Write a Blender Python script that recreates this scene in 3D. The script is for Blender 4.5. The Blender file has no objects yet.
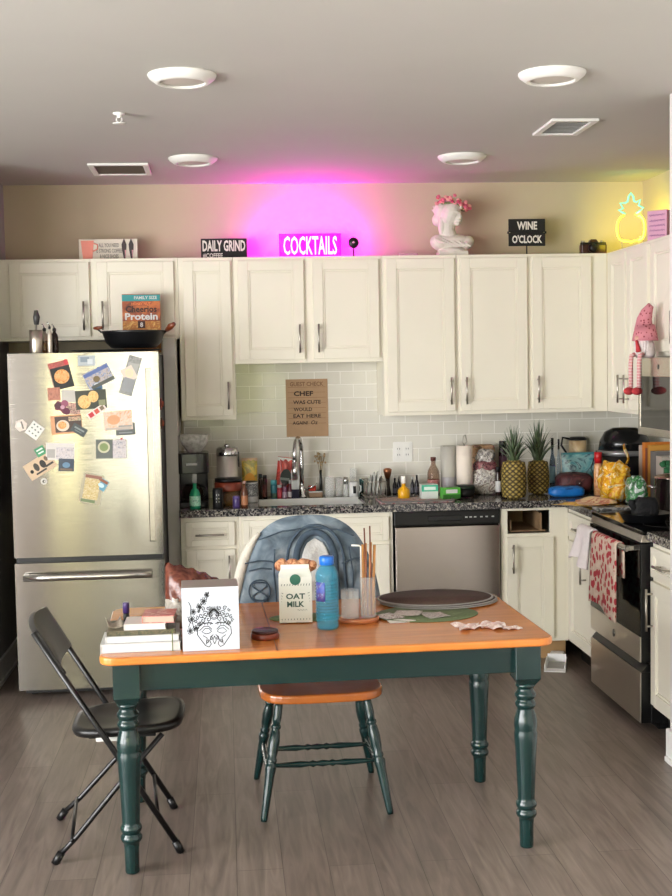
import bpy, bmesh, math, random
from mathutils import Vector, Matrix
PI = math.pi
SC = bpy.context.scene
C = SC.collection
random.seed(7)

# ------------------------------------------------------------------ camera
FPX = 1252.38; CAMZ = 1.6842
YAW, PITCH, ROLL = 0.087334, 0.065794, -0.018610
def _axes():
    fwd = Vector((math.sin(YAW), math.cos(YAW), 0)); right = Vector((math.cos(YAW), -math.sin(YAW), 0)); up = Vector((0, 0, 1))
    f2 = fwd*math.cos(PITCH) - up*math.sin(PITCH); u2 = up*math.cos(PITCH) + fwd*math.sin(PITCH)
    return right*math.cos(ROLL) + u2*math.sin(ROLL), u2*math.cos(ROLL) - right*math.sin(ROLL), f2
RX, UX, FX = _axes()
cam_d = bpy.data.cameras.new('camera'); cam = bpy.data.objects.new('camera', cam_d); C.objects.link(cam)
cam_d.sensor_fit = 'HORIZONTAL'; cam_d.sensor_width = 36.0; cam_d.lens = FPX/672*36.0
cam_d.clip_start = 0.05
M = Matrix.Identity(4)
for i in range(3):
    M[i][0] = RX[i]; M[i][1] = UX[i]; M[i][2] = -FX[i]
M[0][3], M[1][3], M[2][3] = 0, 0, CAMZ
cam.matrix_world = M
SC.camera = cam

# ------------------------------------------------------------------ view and world
SC.view_settings.view_transform = 'Standard'
SC.view_settings.look = 'None'
SC.view_settings.exposure = 0.27
SC.view_settings.gamma = 1.0
SC.view_settings.use_curve_mapping = False
SC.cycles.max_bounces = 10
SC.cycles.diffuse_bounces = 6
SC.cycles.glossy_bounces = 5
SC.cycles.transmission_bounces = 8
SC.cycles.sample_clamp_indirect = 6.0
SC.cycles.caustics_reflective = False
SC.cycles.caustics_refractive = False

world = bpy.data.worlds.new('daylight'); SC.world = world; world.use_nodes = True
wn = world.node_tree.nodes; wl = world.node_tree.links
bg = wn['Background']; bg.inputs['Color'].default_value = (1.0, 1.0, 1.0, 1); bg.inputs['Strength'].default_value = 16.0

def area(name, loc, rot, sx, sy, power, col=(1, 1, 1), portal=False):
    d = bpy.data.lights.new(name, 'AREA'); d.shape = 'RECTANGLE'; d.size = sx; d.size_y = sy; d.energy = power; d.color = col
    o = bpy.data.objects.new(name, d); o.location = loc; o.rotation_euler = rot; C.objects.link(o)
    if portal: d.cycles.is_portal = True
    return o
# windows of the living area behind the camera (X0, X1, z0, z1) in the wall at Y = -3, and in the wall at X = -4.2
FRONT_WINDOWS = [(-4.1, -3.3, 0.1, 2.6)]
DIMMED_WINDOWS = [(-2.17, -1.92, 0.2, 2.45), (-1.60, -1.22, 0.2, 2.45), (-1.10, -0.66, 0.2, 2.45), (-0.45, 0.88, 0.95, 2.1)]     # unseen sheets are added over these to dim their reflections
SIDE_WINDOWS = [(-2.7, 0.0, 0.1, 2.6), (0.5, 3.4, 0.1, 2.6)]
for (a, b, z0, z1) in FRONT_WINDOWS:
    area('window_daylight', ((a+b)/2, -3.02, (z0+z1)/2), (PI/2, 0, 0), b-a, z1-z0, 1, portal=True)
for (a, b, z0, z1) in SIDE_WINDOWS:
    area('window_daylight', (-4.22, (a+b)/2, (z0+z1)/2), (PI/2, 0, -PI/2), b-a, z1-z0, 1, portal=True)

# ------------------------------------------------------------------ placing helpers (a point seen in the photo, on a known plane of the room)
def ray(px, py): return FX + RX*((px-336)/FPX) - UX*((py-448)/FPX)
def on_z(px, py, z):
    d = ray(px, py); t = (z-CAMZ)/d.z; return Vector((d.x*t, d.y*t, z))
def on_y(px, py, y):
    d = ray(px, py); t = y/d.y; return Vector((d.x*t, y, CAMZ+d.z*t))
def on_x(px, py, x):
    d = ray(px, py); t = x/d.x; return Vector((x, d.y*t, CAMZ+d.z*t))
def prj(p):
    d = Vector(p) - Vector((0, 0, CAMZ)); z = d.dot(FX)
    return 336+FPX*d.dot(RX)/z, 448-FPX*d.dot(UX)/z
def sx(px, y, z):                       # X of a point at depth y and height z seen in column px
    py = 450.0
    for _ in range(6):
        p = on_y(px, py, y); py = prj((p.x, y, z))[1]
    return p.x
def sz(py, y, x):                       # height of a point at (x, y) seen in row py
    px = 336.0
    for _ in range(6):
        p = on_y(px, py, y); px = prj((x, y, p.z))[0]
    return p.z

# ------------------------------------------------------------------ materials
def lin(c):
    if isinstance(c, str):
        c = c.lstrip('#'); c = [int(c[i:i+2], 16)/255 for i in (0, 2, 4)]
    return tuple(x/12.92 if x <= 0.04045 else ((x+0.055)/1.055)**2.4 for x in c)
MATS = {}
def mat(name, col, rough=0.5, metal=0.0, vary=0.06, scale=8.0, bump=0.0, bscale=60.0, coat=0.0, trans=0.0, emit=None, estr=0.0, spec=0.5, ior=1.45, alpha=1.0, sss=0.0):
    if name in MATS: return MATS[name]
    m = bpy.data.materials.new(name); m.use_nodes = True; nt = m.node_tree; N = nt.nodes; L = nt.links
    b = N['Principled BSDF']
    c = lin(col)
    b.inputs['Roughness'].default_value = rough; b.inputs['Metallic'].default_value = metal
    b.inputs['Specular IOR Level'].default_value = spec; b.inputs['IOR'].default_value = ior
    b.inputs['Coat Weight'].default_value = coat; b.inputs['Coat Roughness'].default_value = 0.08
    b.inputs['Alpha'].default_value = alpha if trans <= 0 else max(.16, 1-trans*.82)
    if emit:
        b.inputs['Emission Color'].default_value = (*lin(emit), 1); b.inputs['Emission Strength'].default_value = estr
    tc = N.new('ShaderNodeTexCoord')
    if vary > 0:
        nz = N.new('ShaderNodeTexNoise'); nz.inputs['Scale'].default_value = scale; nz.inputs['Detail'].default_value = 4
        L.new(tc.outputs['Object'], nz.inputs['Vector'])
        rp = N.new('ShaderNodeValToRGB'); rp.color_ramp.elements[0].position = 0.3; rp.color_ramp.elements[1].position = 0.7
        rp.color_ramp.elements[0].color = (*[max(0, x*(1-vary)) for x in c], 1)
        rp.color_ramp.elements[1].color = (*[min(1, x*(1+vary)) for x in c], 1)
        L.new(nz.outputs['Fac'], rp.inputs['Fac']); L.new(rp.outputs['Color'], b.inputs['Base Color'])
    else:
        b.inputs['Base Color'].default_value = (*c, 1)
    if bump > 0:
        n2 = N.new('ShaderNodeTexNoise'); n2.inputs['Scale'].default_value = bscale; n2.inputs['Detail'].default_value = 3
        L.new(tc.outputs['Object'], n2.inputs['Vector'])
        bp = N.new('ShaderNodeBump'); bp.inputs['Strength'].default_value = bump; bp.inputs['Distance'].default_value = 0.01
        L.new(n2.outputs['Fac'], bp.inputs['Height']); L.new(bp.outputs['Normal'], b.inputs['Normal'])
    MATS[name] = m
    return m
def col(c, rough=0.5):                   # a plain paint by its colour
    return mat('paint_'+c.lstrip('#')+('_%d' % int(rough*100)), c, rough, vary=0.04, scale=20)

def m_planks(name, c1, c2, cg, length, width, along_y=True, rough=0.35, grain=1.0):
    m = bpy.data.materials.new(name); m.use_nodes = True; nt = m.node_tree; N = nt.nodes; L = nt.links; b = N['Principled BSDF']
    tc = N.new('ShaderNodeTexCoord'); mp = N.new('ShaderNodeMapping')
    if along_y: mp.inputs['Rotation'].default_value = (0, 0, PI/2)
    L.new(tc.outputs['Object'], mp.inputs['Vector'])
    br = N.new('ShaderNodeTexBrick'); br.offset = 0.37; br.inputs['Scale'].default_value = 1.0
    br.inputs['Brick Width'].default_value = length; br.inputs['Row Height'].default_value = width
    br.inputs['Mortar Size'].default_value = 0.0012; br.inputs['Mortar Smooth'].default_value = 0.3; br.inputs['Bias'].default_value = 0
    br.inputs['Color1'].default_value = (*lin(c1), 1); br.inputs['Color2'].default_value = (*lin(c2), 1); br.inputs['Mortar'].default_value = (*lin(cg), 1)
    L.new(mp.outputs['Vector'], br.inputs['Vector'])
    m2 = N.new('ShaderNodeMapping'); m2.inputs['Scale'].default_value = (1.2, 14, 14)
    L.new(mp.outputs['Vector'], m2.inputs['Vector'])
    nz = N.new('ShaderNodeTexNoise'); nz.inputs['Scale'].default_value = 2.2; nz.inputs['Detail'].default_value = 8; nz.inputs['Distortion'].default_value = 1.2
    L.new(m2.outputs['Vector'], nz.inputs['Vector'])
    rp = N.new('ShaderNodeValToRGB'); e = rp.color_ramp.elements
    e[0].position = 0.3; e[1].position = 0.72
    lo = 1-0.32*grain; e[0].color = (lo, lo, lo, 1); hi = 1+0.14*grain; e[1].color = (hi, hi, hi, 1)
    L.new(nz.outputs['Fac'], rp.inputs['Fac'])
    mx = N.new('ShaderNodeMix'); mx.data_type = 'RGBA'; mx.blend_type = 'MULTIPLY'; mx.inputs[0].default_value = 1.0
    L.new(br.outputs['Color'], mx.inputs[6]); L.new(rp.outputs['Color'], mx.inputs[7]); L.new(mx.outputs[2], b.inputs['Base Color'])
    b.inputs['Roughness'].default_value = rough
    bp = N.new('ShaderNodeBump'); bp.inputs['Strength'].default_value = 0.12; bp.inputs['Distance'].default_value = 0.004
    L.new(nz.outputs['Fac'], bp.inputs['Height']); L.new(bp.outputs['Normal'], b.inputs['Normal'])
    MATS[name] = m
    return m

def m_tiles(name):
    m = bpy.data.materials.new(name); m.use_nodes = True; nt = m.node_tree; N = nt.nodes; L = nt.links; b = N['Principled BSDF']
    tc = N.new('ShaderNodeTexCoord'); mp = N.new('ShaderNodeMapping'); mp.inputs['Rotation'].default_value = (PI/2, 0, 0)
    # object x, z -> brick x, y
    sp = N.new('ShaderNodeSeparateXYZ'); cb = N.new('ShaderNodeCombineXYZ'); ad = N.new('ShaderNodeMath'); ad.operation = 'ADD'
    L.new(tc.outputs['Object'], sp.inputs[0]); L.new(sp.outputs['X'], ad.inputs[0]); L.new(sp.outputs['Y'], ad.inputs[1])
    L.new(ad.outputs[0], cb.inputs['X']); L.new(sp.outputs['Z'], cb.inputs['Y'])
    br = N.new('ShaderNodeTexBrick'); br.offset = 0.5; br.inputs['Scale'].default_value = 1.0
    br.inputs['Brick Width'].default_value = 0.155; br.inputs['Row Height'].default_value = 0.0785
    br.inputs['Mortar Size'].default_value = 0.0022; br.inputs['Mortar Smooth'].default_value = 0.25
    br.inputs['Color1'].default_value = (*lin('#d0cdc2'), 1); br.inputs['Color2'].default_value = (*lin('#d6d3c8'), 1); br.inputs['Mortar'].default_value = (*lin('#efede6'), 1)
    L.new(cb.outputs[0], br.inputs['Vector']); L.new(br.outputs['Color'], b.inputs['Base Color'])
    b.inputs['Roughness'].default_value = 0.1
    # each tile sits at its own faint tilt, so neighbours mirror different parts of the room
    iv = N.new('ShaderNodeMath'); iv.operation = 'SUBTRACT'; iv.inputs[0].default_value = 1.0; L.new(br.outputs['Fac'], iv.inputs[1])
    nz = N.new('ShaderNodeTexNoise'); nz.inputs['Scale'].default_value = 9.0; nz.inputs['Detail'].default_value = 1.0
    L.new(tc.outputs['Object'], nz.inputs['Vector'])
    mu = N.new('ShaderNodeMath'); mu.operation = 'MULTIPLY_ADD'; mu.inputs[1].default_value = 0.55
    L.new(nz.outputs['Fac'], mu.inputs[0]); L.new(iv.outputs[0], mu.inputs[2])
    bp = N.new('ShaderNodeBump'); bp.inputs['Strength'].default_value = 0.45; bp.inputs['Distance'].default_value = 0.003
    L.new(mu.outputs[0], bp.inputs['Height']); L.new(bp.outputs['Normal'], b.inputs['Normal'])
    MATS[name] = m
    return m

def m_granite(name):
    m = bpy.data.materials.new(name); m.use_nodes = True; nt = m.node_tree; N = nt.nodes; L = nt.links; b = N['Principled BSDF']
    tc = N.new('ShaderNodeTexCoord')
    vo = N.new('ShaderNodeTexVoronoi'); vo.inputs['Scale'].default_value = 150
    L.new(tc.outputs['Object'], vo.inputs['Vector'])
    nz = N.new('ShaderNodeTexNoise'); nz.inputs['Scale'].default_value = 90; nz.inputs['Detail'].default_value = 5
    L.new(tc.outputs['Object'], nz.inputs['Vector'])
    bw = N.new('ShaderNodeSeparateColor'); L.new(vo.outputs['Color'], bw.inputs[0])
    ad = N.new('ShaderNodeMath'); ad.operation = 'MULTIPLY_ADD'; ad.inputs[1].default_value = 0.55
    L.new(bw.outputs[0], ad.inputs[0])
    m3 = N.new('ShaderNodeMath'); m3.operation = 'MULTIPLY'; m3.inputs[1].default_value = 0.6; L.new(nz.outputs['Fac'], m3.inputs[0]); L.new(m3.outputs[0], ad.inputs[2])
    rp = N.new('ShaderNodeValToRGB'); cr = rp.color_ramp; cr.interpolation = 'LINEAR'
    cr.elements[0].position = 0.40; cr.elements[0].color = (*lin('#1c1c1e'), 1)
    cr.elements[1].position = 0.93; cr.elements[1].color = (*lin('#a8a298'), 1)
    e = cr.elements.new(0.5); e.color = (*lin('#37373a'), 1)
    e = cr.elements.new(0.66); e.color = (*lin('#625f5c'), 1)
    L.new(ad.outputs[0], rp.inputs['Fac']); L.new(rp.outputs['Color'], b.inputs['Base Color'])
    b.inputs['Roughness'].default_value = 0.14
    MATS[name] = m
    return m

def m_steel(name, c='#a19d97', rough=0.10, aniso=1.0, wavy=0.02):
    m = bpy.data.materials.new(name); m.use_nodes = True; nt = m.node_tree; N = nt.nodes; L = nt.links; b = N['Principled BSDF']
    b.inputs['Metallic'].default_value = 1.0; b.inputs['Roughness'].default_value = rough
    b.inputs['Anisotropic'].default_value = aniso
    b.inputs['Anisotropic Rotation'].default_value = 0.0
    tg = N.new('ShaderNodeCombineXYZ'); tg.inputs[2].default_value = 1.0; L.new(tg.outputs[0], b.inputs['Tangent'])      # brushed sideways: reflections smear up and down
    t2 = N.new('ShaderNodeTexCoord'); m2 = N.new('ShaderNodeMapping'); m2.inputs['Scale'].default_value = (1, 1, .04); L.new(t2.outputs['Object'], m2.inputs['Vector'])
    n2 = N.new('ShaderNodeTexNoise'); n2.inputs['Scale'].default_value = 11; n2.inputs['Detail'].default_value = 2; L.new(m2.outputs['Vector'], n2.inputs['Vector'])
    bp = N.new('ShaderNodeBump'); bp.inputs['Strength'].default_value = wavy; bp.inputs['Distance'].default_value = 0.01; L.new(n2.outputs['Fac'], bp.inputs['Height'])
    m3 = N.new('ShaderNodeMapping'); m3.inputs['Scale'].default_value = (.6, .6, 420); L.new(t2.outputs['Object'], m3.inputs['Vector'])      # fine sideways brush scratches
    n3 = N.new('ShaderNodeTexNoise'); n3.inputs['Scale'].default_value = 3; n3.inputs['Detail'].default_value = 2; L.new(m3.outputs['Vector'], n3.inputs['Vector'])
    b3 = N.new('ShaderNodeBump'); b3.inputs['Strength'].default_value = 1.0; b3.inputs['Distance'].default_value = .00004; L.new(n3.outputs['Fac'], b3.inputs['Height'])
    L.new(bp.outputs['Normal'], b3.inputs['Normal']); L.new(b3.outputs['Normal'], b.inputs['Normal'])
    tc = N.new('ShaderNodeTexCoord'); mp = N.new('ShaderNodeMapping'); mp.inputs['Scale'].default_value = (1.5, 1.5, 160)
    L.new(tc.outputs['Object'], mp.inputs['Vector'])
    nz = N.new('ShaderNodeTexNoise'); nz.inputs['Scale'].default_value = 3; nz.inputs['Detail'].default_value = 3; L.new(mp.outputs['Vector'], nz.inputs['Vector'])
    rp = N.new('ShaderNodeValToRGB'); cc = lin(c)
    rp.color_ramp.elements[0].color = (*[x*0.9 for x in cc], 1); rp.color_ramp.elements[1].color = (*[min(1, x*1.08) for x in cc], 1)
    L.new(nz.outputs['Fac'], rp.inputs['Fac']); L.new(rp.outputs['Color'], b.inputs['Base Color'])
    MATS[name] = m
    return m

def m_spots(name, base, spot, scale=30, thr=0.35, rough=0.7, third=None):
    m = bpy.data.materials.new(name); m.use_nodes = True; nt = m.node_tree; N = nt.nodes; L = nt.links; b = N['Principled BSDF']
    tc = N.new('ShaderNodeTexCoord'); vo = N.new('ShaderNodeTexVoronoi'); vo.inputs['Scale'].default_value = scale
    L.new(tc.outputs['Object'], vo.inputs['Vector'])
    rp = N.new('ShaderNodeValToRGB'); rp.color_ramp.interpolation = 'CONSTANT'
    rp.color_ramp.elements[0].color = (*lin(spot), 1); rp.color_ramp.elements[1].position = thr; rp.color_ramp.elements[1].color = (*lin(base), 1)
    if third:
        e = rp.color_ramp.elements.new(thr*1.6); e.color = (*lin(third), 1)
    L.new(vo.outputs['Distance'], rp.inputs['Fac']); L.new(rp.outputs['Color'], b.inputs['Base Color']); b.inputs['Roughness'].default_value = rough
    MATS[name] = m
    return m

def m_patches(name, cols, scale=14, rough=0.5, bump=0.0, metal=0.0, dist=2.0):      # irregular printed patches
    m = bpy.data.materials.new(name); m.use_nodes = True; nt = m.node_tree; N = nt.nodes; L = nt.links; b = N['Principled BSDF']
    tc = N.new('ShaderNodeTexCoord'); nz = N.new('ShaderNodeTexNoise'); nz.inputs['Scale'].default_value = scale; nz.inputs['Detail'].default_value = 3; nz.inputs['Distortion'].default_value = dist
    L.new(tc.outputs['Object'], nz.inputs['Vector'])
    rp = N.new('ShaderNodeValToRGB'); cr = rp.color_ramp
    n = len(cols)
    cr.elements[0].position = 0.3; cr.elements[0].color = (*lin(cols[0]), 1)
    cr.elements[1].position = 0.7; cr.elements[1].color = (*lin(cols[-1]), 1)
    for i in range(1, n-1):
        e = cr.elements.new(0.3+0.4*i/(n-1)); e.color = (*lin(cols[i]), 1)
    L.new(nz.outputs['Fac'], rp.inputs['Fac']); L.new(rp.outputs['Color'], b.inputs['Base Color'])
    b.inputs['Roughness'].default_value = rough; b.inputs['Metallic'].default_value = metal
    if bump > 0:
        bp = N.new('ShaderNodeBump'); bp.inputs['Strength'].default_value = bump; bp.inputs['Distance'].default_value = 0.02
        n2 = N.new('ShaderNodeTexNoise'); n2.inputs['Scale'].default_value = scale*1.6; n2.inputs['Detail'].default_value = 4; L.new(tc.outputs['Object'], n2.inputs['Vector'])
        L.new(n2.outputs['Fac'], bp.inputs['Height']); L.new(bp.outputs['Normal'], b.inputs['Normal'])
    MATS[name] = m
    return m

def m_stripes(name, c1, c2, scale, axis='Z', rough=0.6):
    m = bpy.data.materials.new(name); m.use_nodes = True; nt = m.node_tree; N = nt.nodes; L = nt.links; b = N['Principled BSDF']
    tc = N.new('ShaderNodeTexCoord'); wv = N.new('ShaderNodeTexWave'); wv.bands_direction = axis; wv.inputs['Scale'].default_value = scale
    L.new(tc.outputs['Object'], wv.inputs['Vector'])
    rp = N.new('ShaderNodeValToRGB'); rp.color_ramp.interpolation = 'CONSTANT'; rp.color_ramp.elements[0].color = (*lin(c1), 1)
    rp.color_ramp.elements[1].position = 0.5; rp.color_ramp.elements[1].color = (*lin(c2), 1)
    L.new(wv.outputs['Fac'], rp.inputs['Fac']); L.new(rp.outputs['Color'], b.inputs['Base Color']); b.inputs['Roughness'].default_value = rough
    MATS[name] = m
    return m

WALLP = mat('wall_paint', '#b8ab92', 0.75, vary=0.02, scale=3, bump=0.03, bscale=220)
CEILP = mat('ceiling_paint', '#bfbdb6', 0.8, vary=0.02, scale=2, bump=0.03, bscale=200)
GREYW = mat('alcove_paint', '#a19e9a', 0.75, vary=0.02, scale=3)
WHITE_TRIM = mat('white_trim_paint', '#dfdfdb', 0.4, vary=0.02)
CAB = mat('cabinet_lacquer', '#e4dfcf', 0.38, vary=0.012, scale=6)
CABIN = mat('cabinet_interior', '#8a6f52', 0.6, vary=0.15, scale=12)
FLOORM = m_planks('vinyl_planks', '#6f625a', '#80736a', '#433b35', 1.22, 0.155, True, 0.36, 1.15)
TILE = m_tiles('subway_tile')
GRANITE = m_granite('speckled_granite')
STEEL = m_steel('brushed_steel')
STEEL_D = m_steel('brushed_steel_dark', '#9a948c', 0.15)
CHROME = mat('chrome', '#c9c9c9', 0.12, 1.0, vary=0.0)
NICKEL = mat('satin_nickel', '#b5afa6', 0.38, 1.0, vary=0.03)
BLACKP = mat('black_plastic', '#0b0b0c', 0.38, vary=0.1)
BLACKG = mat('black_glass', '#050505', 0.08, vary=0.0, spec=0.35)
BLACKM = mat('black_metal', '#0e0f11', 0.33, vary=0.05, spec=0.6)
GREEN = mat('teal_green_paint', '#102b2a', 0.24, vary=0.06, scale=5, coat=0.25)
OAK = m_planks('honey_oak', '#bd6f34', '#c67a3c', '#b4672e', 3.0, 0.11, False, 0.2, 0.55)
OAK_E = mat('honey_oak_edge', '#cf7c34', 0.28, vary=0.12, scale=10, coat=0.3)
GLASS = mat('clear_glass', '#f3f6f4', 0.03, vary=0.0, trans=1.0)
FROST = mat('cloudy_plastic', '#dfe3e0', 0.25, vary=0.03, trans=0.75)
WHITE = mat('white_plastic', '#e6e5e0', 0.4, vary=0.02)
PAPER = mat('white_paper', '#cfcecb', 0.8, vary=0.03)
INK = mat('black_ink', '#161616', 0.7, vary=0.0)

# ------------------------------------------------------------------ mesh building
class MB:
    def __init__(s): s.v = []; s.f = []; s.mi = []; s.sm = []; s.T = Matrix.Identity(4)
    def add(s, vs, fs, m=0, smooth=False):
        o = len(s.v)
        s.v += [tuple(s.T @ Vector(p)) for p in vs]
        for f in fs: s.f.append(tuple(i+o for i in f)); s.mi.append(m); s.sm.append(smooth)
        return s
    def box(s, x0, x1, y0, y1, z0, z1, m=0):
        v = [(x0,y0,z0),(x1,y0,z0),(x1,y1,z0),(x0,y1,z0),(x0,y0,z1),(x1,y0,z1),(x1,y1,z1),(x0,y1,z1)]
        return s.add(v, [(0,3,2,1),(4,5,6,7),(0,1,5,4),(1,2,6,5),(2,3,7,6),(3,0,4,7)], m)
    def cbox(s, c, d, m=0): return s.box(c[0]-d[0]/2, c[0]+d[0]/2, c[1]-d[1]/2, c[1]+d[1]/2, c[2]-d[2]/2, c[2]+d[2]/2, m)
    def lathe(s, prof, loc=(0,0,0), seg=24, m=0, axis='Z', smooth=True, mfun=None, sy=1.0):
        # prof: (r, h); end points with r=0 close the ends
        n0 = len(s.v); vs = []; idx = []
        def pt(r, h, a):
            x, y = r*math.cos(a), r*math.sin(a)*sy
            if axis == 'Z': q = (x, y, h)
            elif axis == 'X': q = (h, x, y)
            else: q = (y, h, x)
            return (q[0]+loc[0], q[1]+loc[1], q[2]+loc[2])
        for r, h in prof:
            if r <= 1e-6: idx.append([len(vs)]); vs.append(pt(0, h, 0))
            else:
                idx.append(list(range(len(vs), len(vs)+seg))); vs += [pt(r, h, 2*PI*k/seg) for k in range(seg)]
        o = len(s.v); s.v += [tuple(s.T @ Vector(p)) for p in vs]
        for i in range(len(idx)-1):
            a, b = idx[i], idx[i+1]
            mm = m if mfun is None else mfun(i)
            for k in range(seg):
                k2 = (k+1) % seg
                if len(a) == 1 and len(b) == 1: continue
                if len(a) == 1: f = (a[0], b[k2], b[k])
                elif len(b) == 1: f = (a[k], a[k2], b[0])
                else: f = (a[k], a[k2], b[k2], b[k])
                s.f.append(tuple(j+o for j in f)); s.mi.append(mm); s.sm.append(smooth)
        return s
    def cyl(s, loc, r, h, seg=20, m=0, axis='Z', r2=None, smooth=True):
        r2 = r if r2 is None else r2
        o = len(s.sm)
        s.lathe([(0,0),(r,0),(r,0),(r2,h),(r2,h),(0,h)], loc, seg, m, axis, smooth)
        # flat caps
        return s
    def tube(s, pts, r, seg=8, m=0, closed=False, smooth=True, rfun=None):
        pts = [Vector(p) for p in pts]; n = len(pts); vs = []; fs = []
        up = None
        for i, p in enumerate(pts):
            if closed: t = pts[(i+1) % n]-pts[i-1]
            else: t = pts[min(i+1, n-1)]-pts[max(i-1, 0)]
            t.normalize()
            if up is None:
                up = Vector((0,0,1)) if abs(t.z) < 0.9 else Vector((1,0,0))
            a = t.cross(up).normalized(); b = a.cross(t).normalized(); up = b
            rr = r if rfun is None else rfun(i/(max(1, n-1)))
            for k in range(seg):
                an = 2*PI*k/seg; vs.append(p+a*(rr*math.cos(an))+b*(rr*math.sin(an)))
        for i in range(n if closed else n-1):
            j = (i+1) % n
            for k in range(seg):
                k2 = (k+1) % seg
                fs.append((i*seg+k, i*seg+k2, j*seg+k2, j*seg+k))
        if not closed:
            fs.append(tuple(reversed(range(seg)))); fs.append(tuple(range((n-1)*seg, n*seg)))
        return s.add(vs, fs, m, smooth)
    def ell(s, c, r, m=0, seg=16, rings=10, rot=None):
        vs = []; fs = []
        R = rot.to_matrix() if rot is not None else Matrix.Identity(3)
        for i in range(1, rings):
            th = PI*i/rings
            for k in range(seg):
                a = 2*PI*k/seg
                vs.append(Vector(c)+R @ Vector((r[0]*math.sin(th)*math.cos(a), r[1]*math.sin(th)*math.sin(a), r[2]*math.cos(th))))
        t = len(vs); vs.append(Vector(c)+R @ Vector((0,0,r[2]))); vs.append(Vector(c)-R @ Vector((0,0,r[2])))
        for i in range(rings-2):
            for k in range(seg):
                k2 = (k+1) % seg; fs.append((i*seg+k, (i+1)*seg+k, (i+1)*seg+k2, i*seg+k2))
        for k in range(seg):
            k2 = (k+1) % seg; fs.append((t, k, k2)); fs.append((t+1, (rings-2)*seg+k2, (rings-2)*seg+k))
        return s.add(vs, fs, m, True)
    def prism(s, poly, h0, h1, m=0, plane='XY', smooth_side=False, mtop=None):
        # poly: 2-D outline, counter-clockwise; extruded along the third axis from h0 to h1
        def P(a, b, h): return (a, b, h) if plane == 'XY' else ((a, h, b) if plane == 'XZ' else (h, a, b))
        n = len(poly); vs = [P(a, b, h0) for a, b in poly]+[P(a, b, h1) for a, b in poly]
        s.add(vs, [tuple(reversed(range(n)))], m)
        o = len(s.v)-2*n
        s.f.append(tuple(range(n+o, 2*n+o))); s.mi.append(m if mtop is None else mtop); s.sm.append(False)
        for i in range(n):
            j = (i+1) % n; s.f.append((i+o, j+o, n+j+o, n+i+o)); s.mi.append(m); s.sm.append(smooth_side)
        return s
    def grid(s, fn, nu, nv, m=0, smooth=True, closed_u=False):
        vs = [fn(i/(nu if closed_u else nu-1), j/(nv-1)) for j in range(nv) for i in range(nu)]
        fs = []
        for j in range(nv-1):
            for i in range(nu if closed_u else nu-1):
                i2 = (i+1) % nu; fs.append((j*nu+i, j*nu+i2, (j+1)*nu+i2, (j+1)*nu+i))
        return s.add(vs, fs, m, smooth)
    def build(s, name, mats, parent=None, loc=(0,0,0), rot=(0,0,0), bevel=0.0, bseg=2, sub=0, solid=0.0, remesh=0.0, fix=True):
        me = bpy.data.meshes.new(name); me.from_pydata(s.v, [], s.f)
        if not isinstance(mats, (list, tuple)): mats = [mats]
        for m in mats: me.materials.append(m)
        me.polygons.foreach_set('material_index', s.mi); me.polygons.foreach_set('use_smooth', s.sm)
        if fix:
            bm = bmesh.new(); bm.from_mesh(me); bmesh.ops.recalc_face_normals(bm, faces=bm.faces); bm.to_mesh(me); bm.free()
        me.update()
        o = bpy.data.objects.new(name, me); C.objects.link(o); o.location = loc; o.rotation_euler = rot
        if parent: o.parent = parent
        if remesh:
            d = o.modifiers.new('r', 'REMESH'); d.mode = 'VOXEL'; d.voxel_size = remesh; d.use_smooth_shade = True
            d2 = o.modifiers.new('s', 'SMOOTH'); d2.iterations = 1; d2.factor = 0.5
        if solid: d = o.modifiers.new('t', 'SOLIDIFY'); d.thickness = solid; d.offset = 0
        if bevel: d = o.modifiers.new('b', 'BEVEL'); d.width = bevel; d.segments = bseg; d.limit_method = 'ANGLE'; d.angle_limit = 0.7
        if sub: d = o.modifiers.new('u', 'SUBSURF'); d.levels = sub; d.render_levels = sub
        return o

def tag(o, label, cat, group=None, kind=None):
    o['label'] = label; o['category'] = cat
    if group: o['group'] = group
    if kind: o['kind'] = kind
    return o
def thing(name, label, cat, loc=(0,0,0), rz=0.0, group=None):
    o = bpy.data.objects.new(name, None); C.objects.link(o); o.location = loc; o.rotation_euler = (0, 0, rz)
    o.empty_display_size = 0.05
    return tag(o, label, cat, group)
def struct(o, label=None, cat=None):
    o['kind'] = 'structure'
    if label: o['label'] = label
    if cat: o['category'] = cat
    return o
def rrect(w, h, r, n=5, cx=0.0, cy=0.0):
    pts = []
    for (sx_, sy_, a0) in ((1,-1,-PI/2), (1,1,0), (-1,1,PI/2), (-1,-1,PI)):
        for k in range(n+1):
            a = a0+PI/2*k/n
            pts.append((cx+sx_*(w/2-r)+r*math.cos(a), cy+sy_*(h/2-r)+r*math.sin(a)))
    return pts
def ellipse(rx, ry, n=24, cx=0, cy=0, rot=0.0):
    out = []
    for k in range(n):
        a = 2*PI*k/n; x, y = rx*math.cos(a), ry*math.sin(a)
        out.append((cx+x*math.cos(rot)-y*math.sin(rot), cy+x*math.sin(rot)+y*math.cos(rot)))
    return out
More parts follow.
